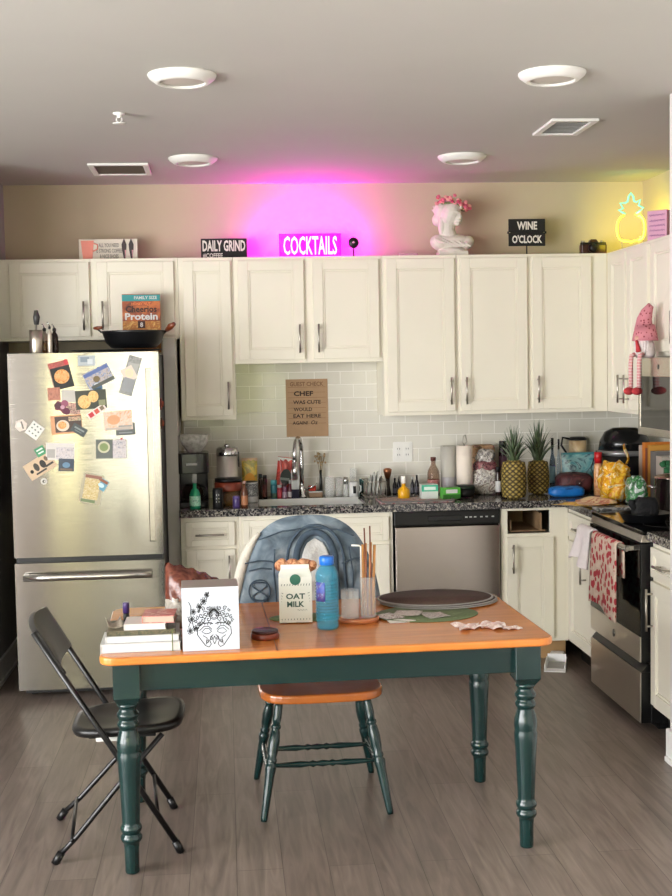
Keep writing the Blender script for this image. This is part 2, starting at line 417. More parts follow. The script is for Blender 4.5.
def lettering(body, w, h, m, parent, loc, rot=(PI/2,0,0), depth=0.0015, bold=0.0, shear=0.0, name='lettering', space=1.0, spacing=1.0):
    """words as one mesh, fitted into w x h, standing on its local XY plane"""
    cu = bpy.data.curves.new('words', 'FONT'); cu.body = body; cu.size = 1.0; cu.align_x = 'CENTER'; cu.offset = bold; cu.shear = shear
    cu.space_line = space; cu.space_character = spacing; cu.extrude = 0.5; cu.resolution_u = 2
    t = bpy.data.objects.new('words', cu); C.objects.link(t)
    dg = bpy.context.evaluated_depsgraph_get(); dg.update()
    me = bpy.data.meshes.new_from_object(t.evaluated_get(dg))
    bpy.data.objects.remove(t); bpy.data.curves.remove(cu)
    xs = [v.co.x for v in me.vertices]; ys = [v.co.y for v in me.vertices]
    x0, x1, y0, y1 = min(xs), max(xs), min(ys), max(ys)
    for v in me.vertices:
        v.co.x = (v.co.x-(x0+x1)/2)/(x1-x0)*w; v.co.y = (v.co.y-(y0+y1)/2)/(y1-y0)*h; v.co.z *= depth
    me.materials.clear(); me.materials.append(m)
    for p in me.polygons: p.material_index = 0
    me.name = name
    o = bpy.data.objects.new(name, me); C.objects.link(o); o.parent = parent; o.location = loc; o.rotation_euler = rot
    return o

# ================================================================== ROOM
D = 7.46; CEIL = 2.758; LW = -1.25; RW = 2.545; ROOMX0 = -4.2; ROOMY0 = -3.0; SW = 1.828; SWY = 5.03
struct(MB().box(ROOMX0-.1, RW+.1, ROOMY0-.1, D+.1, -0.1, 0).build('floor', FLOORM))
struct(MB().box(ROOMX0-.1, RW+.1, ROOMY0-.1, D+.1, CEIL, CEIL+.1).build('ceiling', CEILP))
struct(MB().box(LW-.1, RW+.1, D, D+.1, 0, CEIL).build('wall_back', WALLP))
struct(MB().box(LW-.1, LW, 6.5, D, 0, CEIL).build('wall_left', GREYW))
struct(MB().box(ROOMX0, LW-.1, 6.5, 6.6, 0, CEIL).build('wall_alcove', GREYW))
struct(MB().box(RW, RW+.1, SWY, D, 0, CEIL).build('wall_right', WALLP))
struct(MB().box(SW, RW+.1, ROOMY0, SWY, 0, CEIL).build('wall_closet', mat('closet_paint', '#d8d4cf', 0.7, vary=0.02)))
def wall_openings(name, u0, u1, opens, put):
    mb = MB(); u = u0
    for (a, b, z0, z1) in sorted(opens):
        put(mb, u, a, 0, CEIL); put(mb, a, b, 0, z0); put(mb, a, b, z1, CEIL); u = b
    put(mb, u, u1, 0, CEIL)
    return struct(mb.build(name, GREYW))
wall_openings('wall_front', ROOMX0, SW, FRONT_WINDOWS+DIMMED_WINDOWS, lambda mb, a, b, z0, z1: mb.box(a, b, ROOMY0-.1, ROOMY0, z0, z1))
wall_openings('wall_side', ROOMY0, 6.5, SIDE_WINDOWS, lambda mb, a, b, z0, z1: mb.box(ROOMX0-.1, ROOMX0, a, b, z0, z1))
def dimming_sheet(name, c):
    m = bpy.data.materials.new(name); m.use_nodes = True; n_ = m.node_tree.nodes; l_ = m.node_tree.links
    t_ = n_.new('ShaderNodeBsdfTranslucent'); t_.inputs['Color'].default_value = (*c, 1)
    d_ = n_.new('ShaderNodeBsdfDiffuse'); d_.inputs['Color'].default_value = (.55, .55, .5, 1)
    a_ = n_.new('ShaderNodeAddShader'); l_.new(t_.outputs[0], a_.inputs[0]); l_.new(d_.outputs[0], a_.inputs[1]); l_.new(a_.outputs[0], n_['Material Output'].inputs['Surface'])
    return m
DIM_SHEETS = [dimming_sheet('yellow_dim_sheet', (.62, .61, .44)), dimming_sheet('white_dim_sheet', (.44, .45, .40)), dimming_sheet('white_dim_sheet', (.60, .60, .56)), dimming_sheet('leafy_dim_sheet', (.36, .38, .23))]  # added translucent sheets; tints put the yellow-green daylight into their colour
for i, (a, b, z0, z1) in enumerate(DIMMED_WINDOWS):
    struct(MB().box(a, b, ROOMY0-.06, ROOMY0-.059, z0, z1).build('window_%d' % (i+1), DIM_SHEETS[i]))
def base_profile(mb, x0, x1, y0, y1): mb.box(x0, x1, y0, y1, 0, 0.13)
struct(MB().box(LW, LW+.014, 6.5, D, 0, 0.135).box(LW, LW+.02, 6.5, D, 0, 0.02).build('baseboard_left', WHITE_TRIM, bevel=0.003))
struct(MB().box(SW-.015, SW, ROOMY0, SWY, 0, 0.135).box(SW-.027, SW, ROOMY0, SWY+.0, 0, 0.022).box(SW-.015, SW+.1, SWY, SWY+.015, 0, 0.135).build('baseboard_right', WHITE_TRIM, bevel=0.004))

CT = 0.912                     # top of the granite
UB, UT = 1.389, 2.303          # upper cabinets
UY, BY = 7.13, 6.85            # fronts of uppers and of base cabinets
UXR, BXR = 2.217, 1.9025       # the same on the right-hand run

# tiled backsplash
struct(MB().box(-.25, RW-.004, D-.008, D, CT, UB+.02).box(.06, .906, D-.008, D, UB+.02, 1.72).build('trim_1', TILE), 'glossy white subway tile backsplash behind the counter', 'backsplash')
struct(MB().box(RW-.008, RW, 5.05, D-.01, CT, UB+.02).build('trim_2', TILE), 'glossy white subway tile backsplash behind the range', 'backsplash')

struct(MB().box(-.331, -.267, 6.90, D, 0, 1.85).build('added_gap_panel', mat('gap_lightening_grey', '#c4c1ba', .6, vary=.03)), 'added grey panel lightening the gap between the refrigerator and the narrow cabinets', 'panel')  # panel added to lighten a dark gap that shows only back wall

# ---------------------------------------------------------------- cabinets
def shaker(parent, name, x0, x1, z0, z1, handle=None, hz=None, hname='handle', kids=True):
    """recessed-panel door or drawer front on the cabinet's front (y = 0, towards -y)"""
    mb = MB(); w = x1-x0; h = z1-z0; f = min(.058, w*.24, h*.26); t = .02
    mb.box(x0, x0+f, -t, 0, z0, z1).box(x1-f, x1, -t, 0, z0, z1).box(x0+f, x1-f, -t, 0, z0, z0+f).box(x0+f, x1-f, -t, 0, z1-f, z1)
    g = f+.011
    mb.box(x0+f, x0+g, -t+.005, 0, z0+f, z1-f).box(x1-g, x1-f, -t+.005, 0, z0+f, z1-f).box(x0+g, x1-g, -t+.005, 0, z0+f, z0+g).box(x0+g, x1-g, -t+.005, 0, z1-g, z1-f)
    mb.box(x0+g, x1-g, -t+.010, 0, z0+g, z1-g)
    d = mb.build(name, CAB, parent, bevel=0.0018, bseg=1)
    if handle == 'v': bar_pull(d, hz[0], hz[1], hz[2], False)
    elif handle == 'h': bar_pull(d, hz[0], hz[1], hz[2], True)
    return d
def bar_pull(parent, x, z0, z1, horiz):
    mb = MB(); y = -.02-.03; r = .0058
    if not horiz:
        mb.tube([(x, y, z0), (x, y, z1)], r, 10)
        for z in (z0+.022, z1-.022): mb.tube([(x, -.019, z), (x, y, z)], .0045, 8)
    else:       # x = height, z0..z1 = span in x
        mb.tube([(z0, y, x), (z1, y, x)], r, 10)
        for q in (z0+.022, z1-.022): mb.tube([(q, -.019, x), (q, y, x)], .0045, 8)
    h = mb.build('handle', NICKEL, parent); h['label'] = 'satin nickel bar pull'
    return h
def flat_front(parent, name, x0, x1, z0, z1):
    return MB().box(x0, x1, -.02, 0, z0, z1).build(name, CAB, parent, bevel=0.002, bseg=1)

# uppers on the back wall; local x = world X, y = 0 at the cabinet front
UD = D-UY-.009
def upper(label, x0, x1, z0, z1=UT, extra=None):
    t = thing('wall_cabinet', label, 'cabinet', (0, UY, 0), 0, 'white wall cabinets')
    MB().box(x0+.0006, x1-.0006, 0, UD, z0, z1).build('body', CAB, t, bevel=0.0015, bseg=1)
    return t
t = upper('white short two-door wall cabinet above the refrigerator', LW+.002, -.2477, 1.851)
shaker(t, 'door', -1.178, -.740, 1.872, 2.283, 'v', (-.772, 1.905, 2.065)); shaker(t, 'door', -.698, -.272, 1.872, 2.283, 'v', (-.668, 1.905, 2.065))
t = upper('white narrow single-door wall cabinet right of the refrigerator', -.2477, .0599, UB)
shaker(t, 'door', -.222, .045, UB+.022, 2.283, 'v', (.018, UB+.06, UB+.215))
t = upper('white two-door wall cabinet above the sink and paper sign', .0599, .906, 1.702)
shaker(t, 'door', .085, .457, 1.724, 2.283, 'v', (.428, 1.76, 1.92)); shaker(t, 'door', .507, .884, 1.724, 2.283, 'v', (.535, 1.76, 1.92))
t = upper('white tall single-door wall cabinet under the plaster bust', .906, 1.335, UB)
shaker(t, 'door', .928, 1.318, UB+.022, 2.283, 'v', (1.29, UB+.06, UB+.215))
t = upper('white tall two-door wall cabinet under the black letter sign', 1.335, UXR, UB)
shaker(t, 'door', 1.353, 1.742, UB+.022, 2.283, 'v', (1.38, UB+.06, UB+.215)); shaker(t, 'door', 1.772, 2.118, UB+.022, 2.283, 'v', (1.80, UB+.06, UB+.215))

# right-hand run, fronts facing -X: local x = towards the camera
RR = -PI/2
URD = RW-UXR-.009
def upper_r(label, y0, y1, z0):          # y0 far, y1 near
    t = thing('wall_cabinet', label, 'cabinet', (UXR, y0, 0), RR, 'white wall cabinets')
    MB().box(.0006, (y0-y1)-.0006, 0, URD, z0, UT).build('body', CAB, t, bevel=0.0015, bseg=1)
    return t
t = upper_r('white tall corner wall cabinet beneath the neon pineapple', UY-.001, 6.363, UB)
shaker(t, 'door', .085, .375, UB+.022, 2.283, 'v', (.345, UB+.06, UB+.215)); shaker(t, 'door', .418, .742, UB+.022, 2.283, 'v', (.448, UB+.06, UB+.215))
t = upper_r('white short wall cabinet above the microwave', 6.362, 5.455, 1.70)
shaker(t, 'door', .03, .44, 1.722, 2.283, 'v', (.405, 1.76, 1.92)); shaker(t, 'door', .475, .89, 1.722, 2.283, 'v', (.51, 1.76, 1.92))

# base cabinets on the back wall
BD = D-BY-.012; BT = .872; TOE = .11
def base(label, x0, x1, hollow=False, toe=None, slot=None):
    t = thing('base_cabinet', label, 'cabinet', (0, BY, 0), 0, 'white base cabinets')
    mb = MB(); e = .0006
    if hollow or slot:
        w = .018
        mb.box(x0+e, x0+w, 0, BD, TOE, BT).box(x1-w, x1-e, 0, BD, TOE, BT).box(x0+w, x1-w, 0, BD, TOE, TOE+w).box(x0+w, x1-w, BD-w, BD, TOE+w, BT)
        if slot:
            a, b, c, d = slot
            mb.box(x0+w, a, 0, w, TOE+w, BT).box(b, x1-w, 0, w, TOE+w, BT).box(a, b, 0, w, TOE+w, c).box(a, b, 0, w, d, BT)
        else: mb.box(x0+w, x1-w, 0, w, TOE+w, BT)
    else: mb.box(x0+e, x1-e, 0, BD, TOE, BT)
    mb.build('body', CAB, t, bevel=0.0015, bseg=1)
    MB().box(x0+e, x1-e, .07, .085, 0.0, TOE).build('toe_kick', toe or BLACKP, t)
    return t
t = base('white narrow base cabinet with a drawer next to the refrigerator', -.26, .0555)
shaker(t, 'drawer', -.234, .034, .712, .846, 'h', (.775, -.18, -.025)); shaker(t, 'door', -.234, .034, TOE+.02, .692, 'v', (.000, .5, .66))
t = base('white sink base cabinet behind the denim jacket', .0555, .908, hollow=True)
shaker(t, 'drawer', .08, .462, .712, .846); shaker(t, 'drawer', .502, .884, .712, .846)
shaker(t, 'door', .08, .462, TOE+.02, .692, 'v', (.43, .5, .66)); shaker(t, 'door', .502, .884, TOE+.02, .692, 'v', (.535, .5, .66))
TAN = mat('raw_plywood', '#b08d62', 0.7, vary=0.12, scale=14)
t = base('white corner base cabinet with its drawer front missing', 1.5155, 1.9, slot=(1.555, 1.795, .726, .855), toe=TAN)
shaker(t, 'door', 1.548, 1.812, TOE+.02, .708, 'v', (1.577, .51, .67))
dx = MB().box(1.575, 1.78, .03, .45, .733, .739).box(1.575, 1.583, .03, .45, .739, .80).box(1.745, 1.757, .03, .45, .739, .835).box(1.575, 1.78, .44, .45, .739, .835).build('drawer_box', CABIN, t); dx['label'] = 'bare wooden drawer box'
t = thing('base_cabinet', 'white base cabinet with drawer left of the range', 'cabinet', (BXR, BY-.001, 0), RR, 'white base cabinets')
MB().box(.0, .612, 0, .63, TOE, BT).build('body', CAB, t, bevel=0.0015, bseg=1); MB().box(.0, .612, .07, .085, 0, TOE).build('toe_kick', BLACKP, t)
shaker(t, 'drawer', .055, .59, .712, .846, 'h', (.775, .24, .40)); shaker(t, 'door', .055, .59, TOE+.02, .692, 'v', (.40, .50, .66))
t = thing('base_cabinet', 'white base cabinet right of the range with a long bar pull', 'cabinet', (BXR, 5.452, 0), RR, 'white base cabinets')
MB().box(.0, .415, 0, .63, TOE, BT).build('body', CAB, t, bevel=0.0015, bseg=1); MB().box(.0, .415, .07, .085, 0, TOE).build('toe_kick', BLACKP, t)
shaker(t, 'drawer', .02, .395, .712, .846, 'h', (.775, .13, .28)); shaker(t, 'door', .02, .395, TOE+.02, .692, 'v', (.05, .47, .66))

# granite worktops (cut out for the sink) 
SKX0, SKX1, SKY0, SKY1 = .17, .77, 6.92, 7.27
FY = BY-.035
mb = MB(); z0, z1 = BT, CT
for (a, b, c, d) in ((-.265, SKX0, FY, D-.01), (SKX1, RW-.01, FY, D-.01), (SKX0, SKX1, FY, SKY0), (SKX0, SKX1, SKY1, D-.01), (BXR-.03, RW-.01, 6.238, FY)):
    mb.box(a, b, c, d, z0, z1)
tag(mb.build('worktop', GRANITE), 'speckled grey granite worktop wrapping the corner beside the sink', 'countertop')
tag(MB().box(BXR-.03, RW-.01, SWY+.005, 5.452, BT, CT).build('worktop', GRANITE, bevel=0.003), 'short granite worktop to the right of the range', 'countertop')

# sink
t = thing('sink', 'stainless undermount sink set in the granite worktop', 'sink', (0, 0, 0))
mb = MB(); w = .006; a, b, c, d = SKX0+.002, SKX1-.002, SKY0+.002, SKY1-.002; zz = .67
mb.box(a, a+w, c, d, zz, CT-.012).box(b-w, b, c, d, zz, CT-.012).box(a+w, b-w, c, c+w, zz, CT-.012).box(a+w, b-w, d-w, d, zz, CT+.002).box(a+w, b-w, c+w, d-w, zz, zz+w)
mb.build('basin', mat('sink_steel', '#dedfdc', 0.3, .35, vary=.03), t)
MB().lathe([(0, .0), (.04, .0), (.045, .004), (.03, .006), (0, .003)], ((a+b)/2, (c+d)/2, zz+w), 20).build('drain', CHROME, t)
# faucet
fxx = sx(302, 7.34, 1.0); t = thing('faucet', 'chrome gooseneck faucet behind the sink', 'faucet', (fxx, 7.34, CT))
MB().lathe([(0,0),(.028,0),(.028,.008),(.02,.02),(.018,.06),(.016,.07),(0,.07)]).build('base', CHROME, t)
pts = [(0,0,.06), (0,0,.2)]+[(-.025+.025*math.cos(a), -.09+.09*math.cos(a), .27+.085*math.sin(a)) for a in [PI*k/12 for k in range(0, 13)]]+[(-.05,-.18,.22)]
MB().tube(pts, .0125, 12).build('spout', CHROME, t)
MB().tube([(-.05,-.18,.225),(-.05,-.18,.12)], .0165, 14).build('spray_head', CHROME, t)
MB().tube([(.018,0,.045),(.055,-.01,.06),(.085,-.02,.085)], .006, 8).build('lever', CHROME, t)

# outlet
t = thing('outlet', 'white double outlet plate on the tiled backsplash', 'outlet', (1.055, D-.0085, 1.16))
MB().prism(rrect(.118, .118, .008), -.005, 0, plane='XZ').build('plate', WHITE, t, bevel=.001)
for q in (-.026, .026):
    mb = MB(); mb.prism(rrect(.034, .068, .006, cx=q), -.008, -.005, plane='XZ')
    for zz in (-.018, .018):
        mb.box(q-.008, q-.005, -.0085, -.0079, zz-.005, zz+.005, 1).box(q+.005, q+.008, -.0085, -.0079, zz-.005, zz+.005, 1)
    mb.build('socket', [WHITE, INK], t)

# ---------------------------------------------------------------- ceiling fittings
LENS = mat('frosted_lens', '#c9c0b6', 0.5, vary=0.02)
for i, (px, py, lab) in enumerate(((182, 74, 'round white disc ceiling light nearest the front, left one'), (552, 72, 'round white disc ceiling light beside the square ceiling vent'),
                                   (193, 157, 'round white disc ceiling light beside the brown slotted vent'), (462, 155, 'round white disc ceiling light above the plaster bust'))):
    p = on_z(px, py+1, CEIL); t = thing('ceiling_light', lab, 'ceiling light', (p.x, p.y, CEIL), 0, 'round disc lights on the ceiling')
    MB().lathe([(.084,-.030),(.088,-.032),(.098,-.030),(.122,-.012),(.126,-.004),(.126,0),(.084,0),(.084,-.030)], seg=40).build('trim_ring', WHITE, t)
    MB().lathe([(0,-.026),(.05,-.025),(.0835,-.022),(.0835,-.004),(0,-.004)], seg=40).build('lens', LENS, t)
def vent(label, loc, w, d, slat, rz, fr=WHITE):
    t = thing('ceiling_vent', label, 'vent', loc, rz, 'air vents in the ceiling')
    mb = MB(); b = .03
    mb.box(-w/2, w/2, -d/2, -d/2+b, -.012, 0).box(-w/2, w/2, d/2-b, d/2, -.012, 0).box(-w/2, -w/2+b, -d/2+b, d/2-b, -.012, 0).box(w/2-b, w/2, -d/2+b, d/2-b, -.012, 0)
    mb.build('frame', fr, t, bevel=.003)
    mb = MB(); n = 9
    for k in range(n):
        y = -d/2+b+(d-2*b)*(k+.5)/n
        mb.add([(-w/2+b, y-.008, -.010), (w/2-b, y-.008, -.010), (w/2-b, y+.006, -.003), (-w/2+b, y+.006, -.003),(-w/2+b, y-.008, -.009), (w/2-b, y-.008, -.009), (w/2-b, y+.006, -.002), (-w/2+b, y+.006, -.002)], [(0,1,2,3),(7,6,5,4),(0,4,5,1),(3,2,6,7)])
    mb.build('louvre', slat, t)
    MB().box(-w/2+b, w/2-b, -d/2+b, d/2-b, -.0015, 0).build('backing', mat('vent_shadow', '#4b433c', 0.8), t)
vent('white framed ceiling vent with brown slats above the mug sign', (-.53, 6.86, CEIL), .315, .36, mat('vent_slat', '#8d7a6a', 0.6), 0.0)
vent('white ceiling vent near the right wall', (1.578, 5.70, CEIL), .215, .36, WHITE, 0.0)
p = on_z(119, 113, CEIL); t = thing('fire_sprinkler', 'small white fire sprinkler head hanging from the ceiling', 'sprinkler', (p.x, p.y, CEIL))
MB().lathe([(0,0),(.026,0),(.024,-.006),(.011,-.009),(.009,-.02),(0,-.02)], seg=20).build('base', WHITE, t)
MB().tube([(-.01,0,-.018),(-.012,0,-.03),(0,0,-.042),(.012,0,-.03),(.01,0,-.018)], .0028, 6).build('frame', WHITE, t)
MB().lathe([(0,-.042),(.028,-.042),(.028,-.044),(0,-.044)], seg=20).build('deflector', WHITE, t)


# ================================================================== APPLIANCES
# refrigerator
FX0, FX1, FYF, FZ = -1.089, -.335, 6.444, 1.773
t = thing('refrigerator', 'stainless bottom-freezer refrigerator covered in cards and magnets', 'refrigerator', ((FX0+FX1)/2, FYF, 0))
hw = (FX1-FX0)/2
FSIDE = mat('fridge_side_grey', '#4a4a4b', 0.45, vary=0.04)
MB().box(-hw+.004, hw-.004, .075, .80, .05, FZ-.012).build('body', FSIDE, t, bevel=.006)
MB().box(-hw+.02, hw-.02, .10, .78, 0.012, .05).build('base', BLACKP, t)
for q in (-hw+.06, hw-.06):
    MB().lathe([(0,0),(.02,0),(.02,.012),(0,.012)], (q, .14, 0), 12).build('foot', BLACKP, t)
def fridge_door(name, z0, z1, pocket=None):
    mb = MB(); n = 25
    def fy(x): return .0018*(abs(x)/hw)**2.6
    xs = [-hw+2*hw*i/(n-1) for i in range(n)]
    if pocket is None: cells = [(z0, z1, None)]
    outl = [(x, fy(x)) for x in xs]+[(hw, .070), (-hw, .070)]
    if pocket is None:
        mb.prism(outl, z0, z1)
    else:
        a, b, c, d = pocket
        l = [(x, fy(x)) for x in xs if x < a-.002]+[(a, fy(a)), (a, .07), (-hw, .07)]
        r = [(b, fy(b))]+[(x, fy(x)) for x in xs if x > b+.002]+[(hw, .07), (b, .07)]
        mid = [(a, fy(a)), (b, fy(b)), (b, .07), (a, .07)]
        mb.prism(l, z0, z1); mb.prism(r, z0, z1); mb.prism([(a, .03), (b, .03), (b, .07), (a, .07)], c, d); mb.prism(mid, z0, c); mb.prism(mid, d, z1)
    return mb.build(name, STEEL, t)
fx_c = (FX0+FX1)/2
dr = fridge_door('door', .735, FZ, pocket=(-.403-fx_c, -.374-fx_c, .80, 1.69))
MB().box(-.4025-fx_c, -.3745-fx_c, .012, .0299, .801, 1.689).build('handle', STEEL_D, dr, bevel=.002)['label'] = 'recessed vertical grip'
fz = fridge_door('freezer_drawer', .05, .705)
mb = MB(); mb.tube([(-.33, -.028, .637), (-.2, -.036, .637), (0, -.038, .637), (.2, -.036, .637), (.315, -.028, .637)], .019, 12)
for q in (-.315, .30): mb.tube([(q, -.028, .637), (q, .004, .637)], .012, 10)
mb.build('handle', mat('polished_steel', '#cfcdc8', 0.2, 1.0, vary=.02), fz)['label'] = 'curved horizontal steel bar'
MB().box(-hw+.006, hw-.006, .03, .075, .706, .734).build('gasket', BLACKP, t)
MB().box(-hw+.03, hw-.03, .02, .15, FZ-.012, FZ-.001).build('hinge_cover', BLACKP, t)

# dishwasher
DX0, DX1 = .9115, 1.512
t = thing('dishwasher', 'stainless dishwasher with a black control strip', 'dishwasher', ((DX0+DX1)/2, BY, 0))
w = (DX1-DX0)/2-.003
MB().box(-w, w, .03, BD, .11, BT-.002).build('body', BLACKP, t)
MB().box(-w, w, .06, .10, .0, .11).build('toe_kick', BLACKP, t)
MB().box(-w+.004, w-.004, -.022, .03, .12, .782).build('door', m_steel('dishwasher_steel', '#a09890', .14), t, bevel=.004)
cp = MB().box(-w, w, -.014, .03, .79, BT-.004).build('control_panel', BLACKP, t, bevel=.004)
mb = MB()
mb.box(-.11, .08, -.020, -.0138, .812, .842)
mb.build('handle', BLACKG, cp, bevel=.006)
for k, q in enumerate((.10, .125, .15, .185, .215, .25)):
    MB().box(q, q+.014, -.0148, -.0138, .826, .833).build('button', mat('grey_print', '#b9b9b9', 0.6, vary=0), cp)

# range (front faces -X; local x towards the camera, y = 0 at the oven door)
RXF = 1.845
t = thing('range', 'stainless electric range with a black glass top and towels on its handle', 'range', (RXF, 6.233, 0), RR)
RWID = .778
MB().box(.003, RWID-.003, .05, .68, .03, .895).build('body', BLACKP, t, bevel=.003)
MB().box(.02, RWID-.02, .09, .6, 0, .03).build('base', BLACKP, t)
MB().box(.0, RWID, .008, .685, .895, .915).build('cooktop', BLACKG, t, bevel=.004)
mb = MB().prism([(.0, .862), (.045, .862), (.045, .895), (.012, .895)], .0, RWID, plane='YZ')
mb.build('front_trim', mat('trim_steel', '#b9b2aa', .3, 1.0, vary=.04), t, bevel=.002)
d = MB().box(.004, RWID-.004, .004, .05, .315, .856).build('oven_door', BLACKP, t, bevel=.002)
MB().box(.004, RWID-.004, -.002, .004, .432, .856).build('window', BLACKG, d, bevel=.001)
MB().box(.004, RWID-.004, -.002, .004, .315, .430).build('lower_band', m_steel('range_steel', '#cbc3b9', .30, .6), d, bevel=.001)
mb = MB().tube([(-.004, -.055, .832), (RWID-.03, -.055, .832)], .0145, 14)
for q in (.020, RWID-.06): mb.box(q-.014, q+.014, -.055, 0, .821, .843)
mb.build('handle', STEEL, d, bevel=.002)
MB().lathe([(0,-.003),(.018,-.003),(.019,0),(0,0)], (0,0,0), 24, axis='Y').build('badge', mat('badge_grey', '#6d6a68', .3, 1.0, vary=0), d, loc=(RWID/2, -.002, .37))
dw = MB().box(.004, RWID-.004, .004, .05, .035, .268).build('storage_drawer', BLACKP, t)
MB().box(.004, RWID-.004, -.001, .004, .035, .268).build('drawer_front', MATS['range_steel'], dw, bevel=.001)
MB().prism([(.006, .27), (.05, .27), (.05, .305), (.035, .305)], .004, RWID-.004, plane='YZ').build('finger_pull', BLACKP, dw)
for (x, y, r) in ((.2, .2, .09), (.57, .2, .11), (.2, .47, .075), (.57, .47, .075)):
    MB().lathe([(r-.002, .9152), (r+.002, .9152), (r+.002, .9155), (r-.002, .9155), (r-.002, .9152)], (x, y, 0), 40).build('burner_ring', mat('burner_print', '#55514e', .4), t)

# microwave over the range
MXF = 2.098
t = thing('microwave', 'stainless over-range microwave with a dark mirrored window', 'microwave', (MXF, 6.235, 0), RR)
MW = .76; mz0, mz1 = 1.306, 1.694
MB().box(.0, MW, .03, RW-MXF-.012, mz0, mz1).build('body', STEEL_D, t, bevel=.003)
d = MB().box(.0, MW, .0, .03, 1.60, mz1).box(.0, MW, 0, .03, mz0, 1.345).box(0, .03, 0, .03, 1.345, 1.60).box(.60, MW, 0, .03, 1.345, 1.60).build('door', mat('mw_steel', '#c3bcb0', .24, 1.0, vary=.05), t, bevel=.002)
MB().box(.03, .60, .003, .028, 1.345, 1.60).build('window', mat('mirror_dark_glass', '#3c3a38', .07, .75, vary=0), d)
MB().tube([(.63, -.035, 1.36), (.63, -.035, 1.63)], .010, 12).box(.622, .638, -.035, 0, 1.38, 1.392).box(.622, .638, -.035, 0, 1.60, 1.612).build('handle', STEEL, d)
MB().lathe([(0,-.002),(.012,-.002),(.0125,0),(0,0)], (0,0,0), 20, axis='Y').build('badge', mat('badge_grey', '#6d6a68'), d, loc=(.30, 0, 1.648))

# ================================================================== TABLE
TX0, TX1, TY0, TY1, TZ = -.4450, 1.0820, 4.075, 4.940, .75
t = thing('dining_table', 'honey oak dining table with dark green turned legs', 'table', ((TX0+TX1)/2, (TY0+TY1)/2+.008, 0), .032)
tw, td = TX1-TX0, TY1-TY0
top = MB().prism(rrect(tw, td, .055, 6), TZ-.028, TZ, mtop=1)
top = top.build('tabletop', [OAK_E, OAK], t, bevel=.008, bseg=3)
mb = MB(); mb.box(-.183, -.180, -td/2+.004, td/2-.004, TZ-.0006, TZ+.0004); mb.build('seam', mat('seam_dark', '#5a3518', .5), top)
mb = MB(); ax, ay = tw/2-.10, td/2-.09
mb.box(-ax, ax, -ay-.012, -ay+.012, .618, TZ-.028).box(-ax, ax, ay-.012, ay+.012, .618, TZ-.028)
mb.box(-ax-.012, -ax+.012, -ay, ay, .618, TZ-.028).box(ax-.012, ax+.012, -ay, ay, .618, TZ-.028)
mb.build('apron', GREEN, t, bevel=.002)
LEG = [(0,0),(.021,0),(.0235,.006),(.0245,.085),(.026,.095),(.0265,.105),(.032,.110),(.036,.118),(.036,.126),(.031,.133),(.029,.138),(.033,.143),(.036,.150),(.036,.158),(.031,.166),(.029,.172),
       (.0295,.18),(.033,.27),(.0365,.34),(.0395,.385),(.0405,.405),(.038,.413),(.0385,.420),(.0405,.432),(.0395,.45),(.035,.470),(.029,.487),(.028,.492),(.033,.498),(.0365,.506),(.034,.515),(.029,.521),(.030,.526),(.037,.536),(.037,.544),(.030,.552),(.027,.56),(.030,.567),(.036,.572),(.030,.582),(0,.585)]
for s1 in (-1, 1):
    for s2 in (-1, 1):
        mb = MB(); x, y = s1*(tw/2-.085), s2*(td/2-.085)
        mb.lathe(LEG, (x, y, 0), 28)
        b = .044; mb.prism([(x-b,y-b),(x+b,y-b),(x+b,y+b),(x-b,y+b)], .600, TZ-.028)
        # the block's chamfered lower end
        v = [(x-b,y-b,.600),(x+b,y-b,.600),(x+b,y+b,.600),(x-b,y+b,.600)]; c = .028; v += [(x-c,y-c,.576),(x+c,y-c,.576),(x+c,y+c,.576),(x-c,y+c,.576)]
        mb.add(v, [(0,1,5,4),(1,2,6,5),(2,3,7,6),(3,0,4,7),(4,5,6,7)])
        mb.build('leg', GREEN, t, bevel=.002, bseg=1)

# ================================================================== WINDSOR CHAIR (on the far side of the table, facing the camera)
t = thing('windsor_chair', 'green and oak bow-back chair tucked under the table', 'chair', (.335, 4.80, 0), .03)
SH = .463
def seat_outline(n=40):
    pts = []
    for k in range(n):
        a = 2*PI*k/n; c_, s_ = math.cos(a), math.sin(a)
        e = .5
        x = .238*(abs(c_)**e)*(1 if c_ > 0 else -1); y = .225*(abs(s_)**e)*(1 if s_ > 0 else -1)
        x *= 1.0-.10*(y/.225 if y > 0 else 0)
        pts.append((x, y))
    return pts
so = seat_outline()
MB().prism(so, SH-.034, SH, mtop=0).build('seat', mat('seat_oak', '#b4652a', .24, vary=.16, scale=7, coat=.5), t, bevel=.010, bseg=3)
def turned(p0, p1, prof, m, name, seg=14):
    p0, p1 = Vector(p0), Vector(p1); L_ = (p1-p0).length
    q = Vector((0,0,1)).rotation_difference(p1-p0)
    mb = MB(); mb.T = Matrix.Translation(p0) @ q.to_matrix().to_4x4()
    mb.lathe([(r, h*L_) for r, h in prof], (0,0,0), seg)
    return mb.build(name, m, t)
CLEG = [(0,0),(.0115,0),(.013,.03),(.0165,.25),(.018,.38),(.0215,.44),(.0215,.46),(.016,.475),(.0195,.49),(.0195,.51),(.016,.525),(.020,.58),(.0215,.66),(.018,.74),(.0145,.755),(.019,.77),(.019,.79),(.0145,.80),(.017,.86),(.0155,.95),(.0135,1),(0,1)]
feet = {}
for s1 in (-1, 1):
    for s2 in (-1, 1):
        f = (s1*.238, s2*.238 if s2 < 0 else .252, 0); h_ = (s1*.165, s2*.155, SH-.03)
        feet[(s1, s2)] = (Vector(f), Vector(h_)); turned(f, h_, CLEG, GREEN, 'leg')
def on_leg(k, z):
    a, b = feet[k]; return a+(b-a)*(z/b.z)
STR = [(0,0),(.007,0),(.009,.1),(.013,.3),(.009,.38),(.014,.41),(.009,.44),(.013,.5),(.009,.56),(.014,.59),(.009,.62),(.013,.7),(.009,.9),(.007,1),(0,1)]
